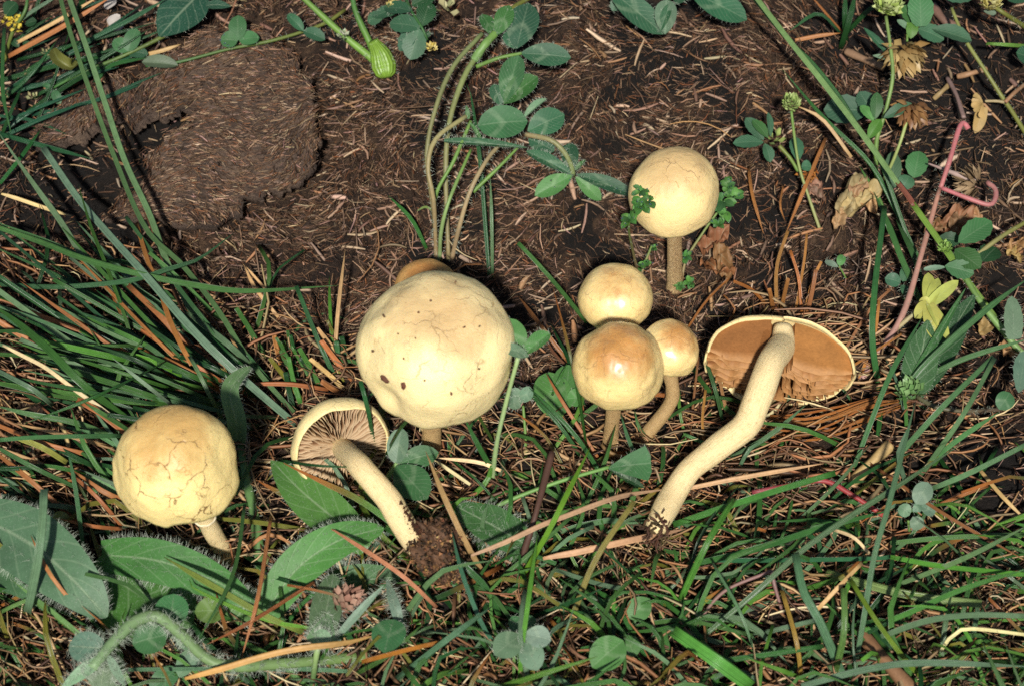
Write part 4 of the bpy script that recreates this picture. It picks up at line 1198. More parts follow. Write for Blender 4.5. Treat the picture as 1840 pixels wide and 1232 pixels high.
# ---- wiry olive stem crossing the dark soil at the right
b = at(1850, 245, 0)
T = thing("cranesbill_stem", "olive hairy forked stem with a lobed yellowed leaf over dark soil", "plant", b)
stem(T, b, [(1846, 245), (1818, 200), (1804, 180), (1772, 130), (1738, 78), (1722, 45), (1710, 15)], (0, 12, 16), 9, 6, OLIVE, (.22, .24, .07), 200, .0009)
stem(T, b, [(1806, 184), (1825, 165), (1850, 145)], (9, 10, 8), 8, 7, (.30, .16, .08), (.24, .14, .08), 60, .0008)
stem(T, b, [(1804, 184), (1790, 182), (1770, 182)], (9, 9, 8), 6, 5, (.32, .25, .13), (.32, .25, .13))
for k, (dx, dy) in enumerate(((-16, -14), (-20, -2), (-20, 8), (-14, 18), (-4, 28))):
    lf_(T, b, 1766, 184, 1766 + dx, 184 + dy, 12, 8, 9, 'wedge', (.42, .27, .10), M_DEAD, name="leaf_lobe")
lf_(T, b, 1766, 192, 1752, 240, 24, 7, 3, 'oblong', (.36, .23, .09), M_DEAD, name="leaf_lobe", wave=.1)

# ---- cranesbill with red stems
b = at(1548, 684, 0)
T = thing("red_stemmed_cranesbill", "cranesbill with thin pinkish-red stems and a lobed yellowing leaf", "plant", b)
stem(T, b, [(1546, 686), (1572, 640), (1608, 592), (1630, 545), (1652, 470), (1688, 340)], (1, 12, 17), 13, 9, (.42, .24, .20), (.40, .20, .14), 260, .001)
stem(T, b, [(1690, 338), (1706, 290), (1722, 235), (1731, 221), (1740, 232)], (17, 20, 17), 9, 10, (.42, .15, .14), (.45, .14, .15), 140, .001)
stem(T, b, [(1692, 338), (1738, 356), (1776, 368), (1788, 358), (1788, 340), (1774, 328)], (17, 17, 15), 8, 10, (.44, .13, .14), (.40, .18, .16), 140, .001)
stem(T, b, [(1612, 590), (1640, 566), (1668, 548)], (8, 12, 15), 9, 6, (.38, .30, .16), (.40, .38, .18), 80, .001)
head(T, b, 1752, 330, 15, 24, 60, (.34, .24, .14), (.22, .15, .08), up=(-.9, .1, .1), scale=1.0, name="seed_head", wid=.16)
stem(T, b, [(1752, 328), (1715, 312), (1668, 294)], (15, 15, 14), 14, 3, (.40, .30, .26), (.30, .20, .18), 60, .0012, name="beak")
for tx, ty, w in ((1668, 490, 26), (1686, 500, 22), (1722, 504, 24), (1644, 572, 28), (1676, 608, 28), (1704, 612, 24), (1690, 592, 22), (1650, 545, 24)):
    lf_(T, b, 1670, 546, tx, ty, w, 15, 14, 'oblong', (.42, .44, .10), M_DEAD, name="leaf_lobe", fold=.2, nu=9)

# ---- trefoil on a culm at the far right
b = at(1845, 640, 0)
T = thing("leafy_trefoil_shoot", "trefoil shoot with three toothed leaflets and round green bud on a long pale stem", "wildflower", b)
stem(T, b, [(1850, 650), (1815, 610), (1760, 540), (1715, 465), (1700, 445)], (2, 12, 17), 14, 8, (.18, .30, .10), GSTEM, 160, .0008)
head(T, b, 1698, 446, 18, 15, 40, (.22, .38, .08), (.32, .46, .14), scale=.5, name="bud")
L = lambda *a, **k: lf_(T, b, *a, **{**dict(mat=M_TREFOIL, col=CLOV, serr=.05), **k})
L(1722, 436, 1782, 398, 44, 19, 20); L(1716, 448, 1762, 482, 40, 18, 18, col=GREEN); L(1698, 478, 1750, 492, 36, 17, 16); L(1686, 428, 1726, 434, 28, 14, 14, col=DARK); L(1660, 484, 1700, 480, 10, 16, 16, kind='lance', col=GREYG); L(1765, 470, 1790, 445, 40, 10, 10, col=DARK)
stem(T, b, [(1755, 458), (1800, 425), (1850, 395)], (10, 12, 12), 9, 8, (.24, .22, .09), OLIVE, 40)
L(1822, 610, 1818, 532, 34, 14, 18, col=CLOVG, hairy=80, kind='oblong'); L(1830, 705, 1842, 630, 36, 12, 14, col=CLOVG, hairy=60)

# ---- little clover seedlings, each its own plant
def seedling(name, label, base_px, petiole, leaves, ph=(0, 6, 9), pw=(6, 5), pc=GSTEM, **kw):
    b = at(*base_px, 0)
    T = thing(name, label, "clover", b)
    if petiole: stem(T, b, [base_px] + petiole, ph, pw[0], pw[1], pc, pc, kw.pop('sh', 30), .001, name="petiole")
    for lv in leaves:
        o = dict(hairy=kw.get('hairy', 20), mat=kw.get('mat', M_CLOVER), col=kw.get('col', CLOV))
        ex = lv[7] if len(lv) > 7 else {}
        lf_(T, b, *lv[:7], **{**o, **ex})
    return T
seedling("clover_sprig", "upright clover sprig with three leaflets touching the largest mushroom's cap", (884, 872), [(892, 800), (910, 720), (931, 642)],
         [(934, 636, 914, 572, 44, 56, 60, dict(col=CLOVB, kind='round')), (940, 638, 988, 598, 30, 56, 58, dict(fold=.7, col=CLOVB, hairy=120)), (950, 640, 900, 622, 24, 58, 61, dict(col=CLOVG, fold=.2, hairy=120))], (0, 32, 56), (9, 8), (.30, .42, .18), sh=140)
seedling("clover_sprig", "grey-green clover with three leaflets beside the uprooted mushroom's stipe", (690, 880), [(700, 852), (714, 832)],
         [(712, 832, 722, 768, 40, 14, 20, dict(fold=.35, col=CLOVG, kind='round', hairy=80)), (716, 832, 788, 812, 42, 14, 15, dict(col=CLOV, hairy=60)), (712, 836, 768, 896, 64, 15, 15, dict(col=CLOV, hairy=90))], (0, 8, 14), (10, 9), (.22, .36, .12))
seedling("clover_sprig", "single broad folded clover leaf on a long petiole below the trio", (826, 952), [(900, 905), (1000, 866), (1096, 838)],
         [(1094, 840, 1170, 832, 72, 20, 23, dict(col=CLOV, kind='wedge', fold=.12, hairy=60)), (1094, 842, 1158, 876, 14, 19, 15, dict(col=DARK, fold=.5))], (3, 14, 19), (8, 7), (.14, .28, .07), sh=60)
seedling("clover_sprig", "wet bright oval leaf pair between the largest mushroom and the trio", (1000, 800), [(1012, 740), (1018, 712)],
         [(1000, 752, 985, 668, 70, 6, 10, dict(col=CLOVB, kind='round', dew=16)), (1014, 738, 1022, 655, 54, 8, 11, dict(col=CLOVB)), (1018, 716, 1050, 716, 36, 9, 9, dict(col=CLOVB, kind='round'))], (0, 4, 8))
seedling("clover_sprig", "small hoary grey clover with short leaflets beside the wet oval leaves", (945, 830), [(944, 780), (940, 728)],
         [(938, 724, 912, 700, 30, 14, 17, dict(col=CLOVG)), (940, 722, 952, 694, 24, 14, 18, dict(col=CLOVG, fold=.4)), (936, 730, 912, 720, 24, 14, 15, dict(col=CLOVG))], (0, 8, 14), hairy=50)
seedling("clover_sprig", "pale three-leaflet clover crossed by a bright green blade", (945, 1180), [(940, 1160), (937, 1142)],
         [(936, 1140, 888, 1176, 50, 20, 20, dict(col=CLOVG)), (942, 1138, 990, 1150, 42, 21, 21, dict(col=(.22, .32, .22))), (944, 1146, 966, 1204, 46, 20, 18, dict(col=CLOVG)), (934, 1136, 920, 1106, 24, 11, 12, dict(col=CLOV)), (946, 1132, 955, 1105, 24, 11, 12, dict(col=CLOV))], (0, 6, 12), hairy=70)
seedling("clover_sprig", "lone round dark clover leaflet beside an orange straw", (712, 1110), None, [(708, 1112, 690, 1172, 62, 18, 19, dict(col=CLOV, kind='round', hairy=70))])
seedling("clover_sprig", "glossy bright green oval leaf low among blades, beside a crumpled fresh leaf", (1124, 1148), [(1122, 1150), (1120, 1152)],
         [(1120, 1150, 1064, 1198, 62, 18, 15, dict(col=CLOVB, kind='round')), (1126, 1140, 1140, 1180, 38, 8, 7, dict(col=CLOVB)), (1168, 1075, 1130, 1110, 44, 8, 6, dict(col=CLOVB))], (0, 5, 10))
seedling("clover_sprig", "two small pale hoary leaflets below the clod of soil", (838, 1075), [(838, 1064), (836, 1050)],
         [(836, 1050, 812, 1042, 26, 8, 9, dict(col=CLOVG, kind='round')), (842, 1056, 858, 1066, 26, 8, 8, dict(col=CLOVG, kind='round'))], (0, 4, 8))
seedling("clover_sprig", "small grey-green clover growing at the bare soil patch's edge", (1636, 970), [(1632, 935)],
         [(1646, 905, 1668, 866, 36, 14, 16, dict(col=CLOVG, kind='round')), (1634, 925, 1616, 908, 26, 12, 13, dict(col=CLOVG, kind='round')), (1640, 928, 1654, 950, 26, 12, 10, dict(col=CLOVG, kind='round')), (1640, 918, 1655, 905, 18, 12, 12, dict(col=CLOVG)), (1654, 908, 1680, 922, 26, 12, 11, dict(col=CLOVG))], (0, 8, 12))
seedling("clover_sprig", "tiny three-leaflet clover beneath the red cranesbill stem", (1625, 545), [(1620, 515)],
         [(1618, 508, 1590, 500, 26, 7, 8, dict(kind='round')), (1622, 506, 1632, 480, 22, 7, 8, dict(kind='round')), (1622, 512, 1628, 532, 18, 7, 6, dict(kind='round'))], (0, 4, 7), col=TREF, mat=M_TREFOIL)
seedling("clover_sprig", "tiny two-leaved seedling on dry litter behind the cut mushroom", (1520, 500), [(1508, 478)],
         [(1508, 478, 1514, 458, 16, 5, 6, dict(kind='round', col=CLOVB)), (1506, 480, 1482, 470, 12, 5, 5, dict(col=GREYG))], (0, 3, 5), pw=(3, 3), mat=M_TREFOIL)
seedling("clover_sprig", "three round leaflets tucked under the hairy arching stem and broad leaves", (335, 1160), None,
         [(305, 1128, 313, 1066, 60, 21, 23, dict(kind='round', col=CLOV)), (300, 1140, 238, 1156, 58, 20, 20, dict(kind='round', col=CLOV)), (350, 1098, 404, 1098, 50, 15, 14, dict(kind='round', col=(.13, .24, .05))), (316, 1130, 344, 1168, 26, 11, 11, dict(col=CLOVG))], hairy=40)
seedling("clover_sprig", "small yellowish leaf in the dry thatch beside the cracked mushroom", (120, 945), None, [(128, 935, 88, 938, 36, 7, 7, dict(kind='round', col=(.20, .24, .06)))])
seedling("clover_sprig", "hoary grey leaflets and bract at the bottom edge beside the orange straw", (345, 1210), None,
         [(350, 1160, 322, 1216, 34, 10, 8, dict(col=CLOVG)), (330, 1180, 365, 1190, 26, 10, 10, dict(col=CLOVG)), (270, 1240, 320, 1200, 40, 4, 5, dict(col=CLOV, kind='round'))], hairy=60)

# ---- parsley-like sprigs at the solitary mushroom
def sprig(label, base_px, stalk, tufts, h3):
    b = at(*base_px, 0)
    T = thing("parsley_sprig", label, "plant", b)
    stem(T, b, [base_px] + stalk, h3, 6, 4, (.30, .18, .10), GSTEM, 30, .0008)
    for (x, y, r, h) in tufts:
        for k in range(9):
            a = random.uniform(0, 6.28); q = r * random.uniform(.55, 1.05)
            lf_(T, b, x + random.uniform(-3, 3), y + random.uniform(-3, 3), x + q * math.cos(a), y + q * math.sin(a), r * .62, h, h + random.uniform(-1, 3), 'obovate',
                random.choice([(.07, .20, .04), (.10, .26, .05), (.05, .15, .04)]), M_TREFOIL, dew=1, fold=.3, nu=6, nv=4, name="leaf_lobe")
sprig("crisp lobed sprig overlapping the solitary mushroom's cap, with reddish stalk", (1146, 490), [(1138, 455), (1130, 415), (1132, 392)], [(1152, 370, 24, 56), (1166, 362, 18, 58), (1150, 346, 17, 58), (1130, 396, 20, 50), (1140, 378, 18, 54)], (0, 26, 50))
sprig("crisp lobed sprig growing out behind the solitary mushroom's cap margin", (1222, 525), [(1232, 470), (1262, 420), (1296, 372)], [(1300, 362, 25, 20), (1318, 352, 20, 22), (1308, 334, 17, 23), (1304, 382, 20, 18), (1290, 402, 16, 14), (1232, 462, 14, 8), (1240, 508, 14, 4), (1220, 515, 12, 4)], (0, 8, 16))
sprig("low thread-stemmed green sprig between the trio and the solitary mushroom", (1150, 500), [(1160, 470), (1172, 440)], [(1160, 478, 14, 4), (1150, 482, 10, 4), (1176, 446, 8, 6)], (0, 4, 6))

# ---- hawkweed-like rosette of broad hairy leaves
b = at(300, 1085, 0)
T = thing("broadleaf_rosette", "rosette of broad hairy green leaves beneath the brown-cracked mushroom", "plant", b)
L = lambda *a, **k: lf_(T, b, *a, **{**dict(mat=M_BROAD, nu=26, nv=10, name="leaf", wave=.06), **k})
L(-30, 930, 192, 1108, 122, 14, 17, 'oblong', (.10, .20, .10), hairy=900, hl=.0020, mids=[(60, 980, 20), (130, 1040, 22)], fold=.16, tilt=(-.15, -.1))
L(-40, 990, 110, 1080, 80, 8, 9, 'oblong', (.08, .18, .08), hairy=300, fold=.2)
L(165, 1015, 345, 1120, 165, 11, 11, 'round', (.045, .14, .022), fold=.05, tilt=(0, .1), hairy=100)
L(183, 996, 458, 1085, 78, 12, 15, 'oblong', (.060, .17, .040), hairy=900, hl=.0024, mids=[(280, 1006, 18), (380, 1040, 18)], fold=.22, tilt=(.0, -.35))
L(478, 1098, 690, 948, 74, 12, 16, 'oblong', (.065, .19, .040), hairy=900, hl=.0020, mids=[(535, 1020, 19), (610, 970, 20)], fold=.25, tilt=(.1, -.1))
L(660, 985, 487, 826, 78, 9, 10, 'lance', (.085, .21, .050), hairy=250, mids=[(605, 935, 12), (540, 880, 12)], fold=.2, tilt=(-.1, .0))
L(590, 1050, 720, 1035, 60, 5, 5, 'oblong', (.05, .14, .04), hairy=400, hl=.0022)
L(945, 978, 818, 908, 74, 9, 10, 'oblong', (.045, .13, .035), hairy=500, hl=.0030, fold=.1)
L(955, 1000, 900, 960, 50, 7, 8, 'oblong', (.05, .14, .035), hairy=200, hl=.0024)
L(420, 1115, 470, 1060, 60, 8, 10, 'oblong', (.09, .22, .05), hairy=160)

b = at(430, 800, 0)
T = thing("hairy_leaf_shoot", "narrow pale hairy leaf curling upright beside the cracked mushroom's cap", "plant", b)
L = lambda *a, **k: lf_(T, b, *a, **{**dict(mat=M_BROAD, nu=20, nv=8, name="leaf"), **k})
L(428, 800, 450, 658, 34, 3, 20, 'oblong', (.13, .25, .10), hairy=420, hl=.0016, mids=[(424, 755, 16), (414, 700, 22)], fold=.8)
stem(T, b, [(470, 1035), (458, 930), (440, 850), (432, 800)], (1, 7, 5), 22, 14, (.10, .20, .06), (.11, .21, .07), 420, .0018)
L(210, 890, 148, 855, 22, 6, 8, 'oblong', (.13, .25, .10), hairy=200, fold=.5)

b = at(440, 1196, 0)
T = thing("hairy_arching_stem", "thick furry green stem arching from the bottom edge to a drooping bud", "plant", b)
stem(T, b, [(660, 1178), (520, 1190), (420, 1196), (372, 1182), (325, 1138), (285, 1107), (245, 1114), (208, 1148), (178, 1184), (165, 1200)], (3, 22, 26), 20, 22, (.15, .24, .07), (.17, .27, .13), 2600, .0026, n=46)
L = lambda *a, **k: lf_(T, b, *a, **{**dict(mat=M_BROAD, nu=14, nv=8, name="bract", hairy=260, hl=.0022), **k})
L(190, 1165, 124, 1160, 56, 24, 22, 'round', (.10, .19, .12)); L(185, 1180, 110, 1236, 26, 26, 22, 'lance', (.20, .32, .20)); L(195, 1178, 225, 1232, 16, 26, 20, 'lance', (.20, .32, .20)); L(190, 1180, 180, 1240, 60, 22, 18, 'oblong', (.11, .17, .08)); L(180, 1180, 150, 1215, 20, 27, 25, 'lance', (.16, .28, .16))

b = at(600, 1110, 0)
T = thing("furry_bud_plant", "furry grey-green bracts around a withered pinkish bud among rosette leaves", "plant", b)
L = lambda *a, **k: lf_(T, b, *a, **{**dict(mat=M_BROAD, nu=14, nv=8, name="bract", hairy=300, hl=.0020), **k})
L(575, 1150, 600, 1030, 56, 18, 14, 'oblong', (.13, .22, .11), fold=.3); L(590, 1100, 575, 1160, 60, 17, 20, 'wedge', (.16, .28, .14)); L(600, 1150, 690, 1050, 15, 16, 24, 'lance', (.16, .26, .17), hairy=160); L(720, 1130, 694, 1038, 20, 12, 17, 'lance', (.17, .25, .18), mids=[(710, 1090, 17)]); L(560, 1145, 596, 1150, 34, 20, 20, 'round', (.20, .34, .20))
head(T, b, 625, 1085, 14, 32, 60, (.34, .18, .13), (.44, .28, .20), up=(.5, .3, .5), scale=.7, name="bud")
stem(T, b, [(574, 1150), (568, 1180), (560, 1240)], (20, 14, 2), 11, 10, (.30, .42, .16), GREEN, 60)

# ---- the pair of broad dark leaves at the right
b = at(1640, 715, 0)
T = thing("ribwort_plant", "dark downy ribwort leaves behind long blades beside the yellow cranesbill leaf", "plant", b)
L = lambda *a, **k: lf_(T, b, *a, **{**dict(mat=M_BROAD, nu=20, nv=8, name="leaf", hairy=200, hl=.0009), **k})
L(1640, 715, 1668, 575, 62, 4, 16, 'lance', (.035, .10, .035), fold=.3); L(1640, 715, 1752, 528, 58, 3, 14, 'lance', (.03, .09, .03), fold=.3); L(1620, 715, 1735, 518, 16, 4, 22, 'lance', GREEN, fold=.6, hairy=0)
b = at(1640, 720, 0)
T = thing("round_bud_stalk", "bristly green bud on a dark hairy stalk lying across straw", "plant", b)
stem(T, b, [(1800, 735), (1730, 738), (1680, 730), (1648, 712)], (4, 9, 9), 7, 9, (.09, .06, .04), (.10, .10, .05), 200, .001)
head(T, b, 1636, 704, 10, 24, 40, (.14, .28, .09), (.22, .36, .14), up=(-.5, .3, .6), scale=.7, name="bud")
lf_(T, b, 1795, 735, 1815, 705, 34, 6, 8, 'round', CLOV, M_CLOVER)

# ---- red runner in the grass
b = at(1356, 880, 0)
T = thing("red_runner", "crimson hairy runner stem lying under green blades", "plant", b)
stem(T, b, [(1352, 884), (1411, 873), (1479, 863), (1527, 886), (1588, 926)], (5, 9, 7), 10, 9, (.25, .05, .06), RED, 300, .0012, n=26)
b = at(1300, 1064, 0)
T = thing("mauve_bent_stem", "thin mauve-brown stem bent into a sharp knee among blades", "plant", b)
stem(T, b, [(1245, 1130), (1298, 1064), (1373, 1030), (1386, 1024)], (2, 8, 12), 7, 6, (.22, .13, .10), (.24, .13, .12))
stem(T, b, [(1386, 1024), (1392, 1051), (1407, 1102)], (12, 9, 4), 8, 6, (.26, .15, .14), (.22, .12, .10))

# ---- dead things lying about
def dead_leaf(name, label, px, py, lobes, col, h=5):
    b = at(px, py, 0)
    T = thing(name, label, "dead leaf", b)
    for (x0, y0, x1, y1, w, h0, h1, f) in lobes:
        lf_(T, b, x0, y0, x1, y1, w, h0, h1, 'oblong', jit(col, .2), M_DEAD, fold=f, wave=.25, nu=18, nv=12, name="leaf_fold", crumple=.9)
dead_leaf("withered_leaf", "crumpled pale tan withered leaf beside the grass culms' feet", 1535, 370,
          [(1510, 385, 1555, 310, 36, 6, 10, .5), (1520, 380, 1590, 335, 40, 6, 9, .7), (1512, 375, 1500, 412, 22, 6, 3, .3), (1545, 350, 1575, 375, 34, 8, 5, .6), (1530, 350, 1560, 330, 30, 9, 11, .8)], (.40, .26, .13))
dead_leaf("withered_leaf", "curled dark brown dead leaf beside the solitary mushroom's stipe", 1290, 460,
          [(1262, 452, 1312, 410, 34, 3, 8, .8), (1268, 470, 1320, 500, 40, 3, 5, .7), (1290, 440, 1305, 510, 32, 8, 3, .9)], (.24, .11, .04))
dead_leaf("withered_leaf", "brown withered cranesbill leaf flat on the dark soil", 1720, 400,
          [(1690, 420, 1750, 370, 40, 3, 5, .3), (1712, 415, 1735, 385, 34, 4, 6, .4), (1700, 400, 1660, 420, 24, 4, 3, .3), (1735, 390, 1770, 400, 26, 4, 3, .5)], (.26, .14, .06))
dead_leaf("withered_leaf", "small tan shrivelled leaf crumbs by the far right trefoil shoot", 1810, 450,
          [(1815, 455, 1840, 430, 26, 3, 5, .4), (1812, 450, 1835, 470, 22, 3, 4, .4), (1800, 620, 1830, 640, 30, 3, 4, .4), (1760, 590, 1790, 575, 26, 3, 5, .5)], (.38, .23, .09))
dead_leaf("withered_leaf", "translucent brown withered leaflet stuck below the small hop trefoil", 1465, 335,
          [(1448, 338, 1484, 350, 30, 4, 3, .2), (1455, 345, 1475, 325, 22, 4, 5, .2)], (.30, .17, .10))

def simple(name, label, cat, pts, h3, w, col, mat=None, n=22, tip='cut'):
    P = pxcurve(pts, h3, n); mb = MB()
    w_ = w * pxs(P[n // 2])
    if cat == 'straw':
        P = P + np.stack([vnoise(P[:, 0], P[:, 1], .02, 71) * .003, vnoise(P[:, 0], P[:, 1], .02, 72) * .003, vnoise(P[:, 0], P[:, 1], .012, 73) * .002], -1)
        blade_mesh(mb, P, w_ * .78, jit(col, .1), np.asarray(col) * .7, 'mid', .1, .8)
        o = mb.build(name, mat or M_DRY, None, P[0]); o['label'] = label; o['category'] = cat
        return o
    V, F = tube(P, np.full(n, w_ * .5) * (1 + .12 * np.sin(np.linspace(0, 9, n))), np.full(n, w_ * .42), nrmz(TOCAM + [.1, .1, .1]), C8)
    mb.add(V, F, jit(col, .1))
    o = mb.build(name, mat or M_DRY, None, P[0]); o["label"] = label; o["category"] = cat
    return o
simple("cut_stalk", "thick pale tan cut stalk stub leaning in the thatch", "stalk", [(1530, 868), (1565, 832), (1600, 798)], (3, 7, 9), 21, (.40, .29, .11))
simple("broken_reed", "stout striped brown dead stalk lying at the bottom edge", "stalk", [(1545, 1135), (1585, 1180), (1640, 1240)], (7, 9, 8), 26, (.24, .13, .06))
simple("dark_twig", "dark brown woody stalk standing in the turf's middle", "twig", [(925, 1038), (945, 980), (962, 925), (992, 812)], (1, 18, 22), 12, (.075, .036, .026))
simple("pale_straw", "short pale yellow straw at the grass edge below the slab", "straw", [(2, 352), (60, 370), (131, 385)], (9, 10, 8), 9, (.60, .46, .20))
simple("pale_straw", "thick bleached straw running through the clump of long blades", "straw", [(4, 622), (85, 669), (143, 707), (215, 755)], (22, 20, 14), 9, (.58, .46, .25))
simple("orange_straw", "long ochre-orange straw arching along the bottom edge past the furry bud", "straw", [(335, 1218), (409, 1200), (511, 1172), (600, 1153), (668, 1138)], (22, 26, 20), 14, (.48, .28, .08))
simple("pink_straw", "long pinkish-tan straw crossing the turf below the trio", "straw", [(849, 993), (951, 952), (1087, 901), (1208, 876)], (20, 22, 14), 12, (.44, .27, .15))
simple("flat_straw", "broad flat pinkish straw reaching the cut mushroom's foot", "straw", [(972, 1004), (1053, 989), (1138, 972), (1235, 946)], (10, 13, 10), 15, (.42, .24, .13))
simple("wood_chip", "torn chip of pale wood lying on dark soil beyond the withered heads", "wood chip", [(1520, 92), (1555, 108), (1590, 122)], (2, 3, 2), 14, (.24, .14, .08))
simple("wood_chip", "long brown wood splinter under the tall hop trefoil leaves", "wood chip", [(1675, 10), (1695, 35), (1718, 50)], (3, 4, 3), 16, (.18, .10, .07))
simple("wood_chip", "pale brown splinter pointing at the cranesbill stem", "wood chip", [(1720, 138), (1745, 132), (1772, 124)], (3, 5, 3), 10, (.34, .19, .09))
simple("wood_chip", "short tan splinter below the withered trefoil heads", "wood chip", [(1678, 178), (1692, 165), (1706, 152)], (3, 5, 3), 9, (.30, .20, .09))
simple("wood_chip", "grey pinkish twig dropping to the red cranesbill hook", "wood chip", [(1702, 140), (1718, 170), (1732, 212)], (3, 8, 12), 8, (.22, .14, .12))
for (x, y, w), lab in zip(((198, 8, 22), (205, 38, 22), (214, 52, 16)), ("pale grey papery flake, topmost of three on dark soil", "pale grey papery flake, middle one of three on dark soil", "pale grey papery flake, lowest of three on dark soil")):
    b = at(x, y, .002); mb = MB()
    leaf_mesh(mb, at(x - w * .5, y + 8, .003), at(x + w * .5, y - 10, .004), w * .8 * pxs(b), TOCAM, 'round', (.42, .38, .35), .3, .001, 8, 6, .3)
    o = mb.build("papery_flake", M_DEAD, None, b); o["label"] = lab; o["category"] = "husk"

# ================================================================== grass
def tuft(label, base_px, name="grass_tuft", cat="grass"):
    b = at(*base_px, 0)
    return thing(name, label, cat, b), b

def bl(T, pts, h3, w, col=GREEN, tip='taper', tipcol=None, n=None, roll=None, fold=.9, name="blade", j=.16):
    root, b = T
    Lp = sum(math.hypot(pts[i + 1][0] - pts[i][0], pts[i + 1][1] - pts[i][1]) for i in range(len(pts) - 1))
    n = n or int(max(8, min(30, Lp / 22)))
    P = pxcurve(pts, h3, n)
    mb = MB()
    blade_mesh(mb, P, w * .9 * pxs(P[n // 2]), jit(col, j), tipcol, tip, roll, fold)
    return mb.build(name, M_GRASS if col not in (RUST, TAN, PALE, BROWN) else M_DRY, root, b)

# ---- the big clump of long blades on the left
A = tuft("dense clump of long arching blue-green blades beside the dung slab", (480, 735))
bl(A, [(532, 762), (494, 730), (409, 655), (341, 587), (262, 495), (190, 415), (136, 351), (78, 266)], (1, 28, 12), 17, (.125, .215, .165), 'cut', roll=0)
bl(A, [(528, 740), (477, 683), (436, 628), (392, 557), (327, 475), (262, 410), (205, 280), (150, 130), (112, 10), (105, -30)], (1, 24, 16), 11, (.085, .190, .075), 'cut', n=36)
bl(A, [(420, 665), (400, 640), (345, 560), (300, 470), (269, 385), (225, 290), (191, 191), (157, 89), (126, 0), (118, -30)], (1, 25, 17), 13, (.125, .225, .125), 'cut', n=36)
bl(A, [(310, 650), (262, 594), (211, 536), (184, 505), (147, 458), (112, 402), (61, 331), (-5, 235)], (1, 18, 14), 12, BLUE)
bl(A, [(-12, 510), (85, 516), (170, 512), (245, 502), (307, 482), (358, 465), (424, 416)], (6, 26, 20), 10, (.030, .105, .045))
bl(A, [(-15, 405), (75, 436), (143, 463), (239, 490), (341, 511), (443, 523), (607, 513)], (18, 28, 14), 12, (.055, .145, .050), n=28)
bl(A, [(258, 680), (222, 563), (191, 478), (164, 410), (140, 330)], (4, 24, 28), 8, (.045, .125, .030))
bl(A, [(406, 765), (375, 707), (355, 666), (340, 640)], (4, 20, 24), 11, (.13, .24, .13), 'cut')
bl(A, [(345, 655), (320, 608), (297, 553), (290, 519), (269, 478), (245, 400)], (22, 26, 20), 11, (.36, .16, .05), 'cut')
bl(A, [(362, 604), (324, 546), (297, 478), (273, 410), (255, 375)], (4, 14, 12), 9, BROWN)
bl(A, [(330, 688), (266, 655), (205, 621), (130, 570), (110, 545)], (5, 14, 14), 10, RUST)
bl(A, [(222, 782), (136, 783), (60, 785), (-10, 790)], (14, 24, 22), 10, (.05, .14, .06), 'cut')
bl(A, [(300, 648), (239, 680), (153, 720), (45, 760)], (18, 28, 22), 8, (.03, .11, .03))
bl(A, [(310, 728), (266, 693), (201, 642)], (10, 28, 30), 8, SILV, roll=0)
bl(A, [(240, 760), (150, 690), (80, 620), (20, 570), (-20, 545)], (6, 26, 26), 16, (.035, .115, .028))
bl(A, [(235, 775), (180, 740), (150, 722)], (8, 16, 18), 10, (.05, .15, .05))
bl(A, [(305, 660), (200, 640), (110, 620), (55, 605)], (6, 20, 20), 13, (.075, .215, .035))
bl(A, [(345, 683), (300, 660), (265, 645), (200, 628)], (6, 16, 18), 11, (.09, .25, .035))
bl(A, [(95, 728), (60, 700), (8, 672), (-15, 660)], (12, 22, 20), 12, BLUE, 'cut')
bl(A, [(215, 790), (140, 760), (60, 745), (-10, 728)], (6, 16, 18), 13, (.06, .16, .06))
bl(A, [(120, 830), (70, 800), (10, 780)], (8, 14, 14), 12, (.20, .25, .06))
bl(A, [(350, 600), (300, 555), (215, 500), (100, 440), (-10, 398)], (3, 20, 20), 10, (.045, .13, .055))
bl(A, [(375, 700), (330, 690), (265, 672), (250, 668)], (6, 14, 12), 11, (.07, .19, .04))
# generated rest of the clump: blades swept to the left
for i in range(86):
    f = random.random()
    bx = 250 + 240 * f + random.uniform(-40, 40); by = 690 + 60 * random.random() - 60 * (1 - f) + random.uniform(-35, 55)
    ln = random.uniform(180, 430); an = math.radians(random.gauss(28, 10))
    if by > 740: an *= .5
    sx, sy = bx - ln * math.cos(an), by - ln * math.sin(an)
    cv = random.uniform(-20, 20)
    c = random.choice([GREEN, GREEN, (.030, .10, .035), (.026, .085, .040), BLUE, (.07, .16, .085), (.06, .17, .04), DARK, RUST, (.045, .13, .055)])
    tp = random.choice(['taper', 'taper', 'cut'])
    bl(A, [(bx, by), (bx * .6 + sx * .4 + cv * .3, by * .6 + sy * .4 + cv), (sx, sy)], (1, random.uniform(6, 22), random.uniform(6, 24)), random.uniform(7, 13), c, tp)
for i in range(26):   # lower-left, flatter
    bx = random.uniform(60, 330); by = random.uniform(790, 960)
    ln = random.uniform(120, 260); an = math.radians(random.gauss(20, 16))
    sx, sy = bx - ln * math.cos(an), by - ln * math.sin(an)
    bl(A, [(bx, by), ((bx + sx) / 2, (by + sy) / 2 + random.uniform(-14, 14)), (sx, sy)], (1, random.uniform(5, 15), random.uniform(4, 16)), random.uniform(7, 12), random.choice([GREEN, (.06, .16, .06), DARK, BLUE, TAN, RUST]), random.choice(['taper', 'cut']))

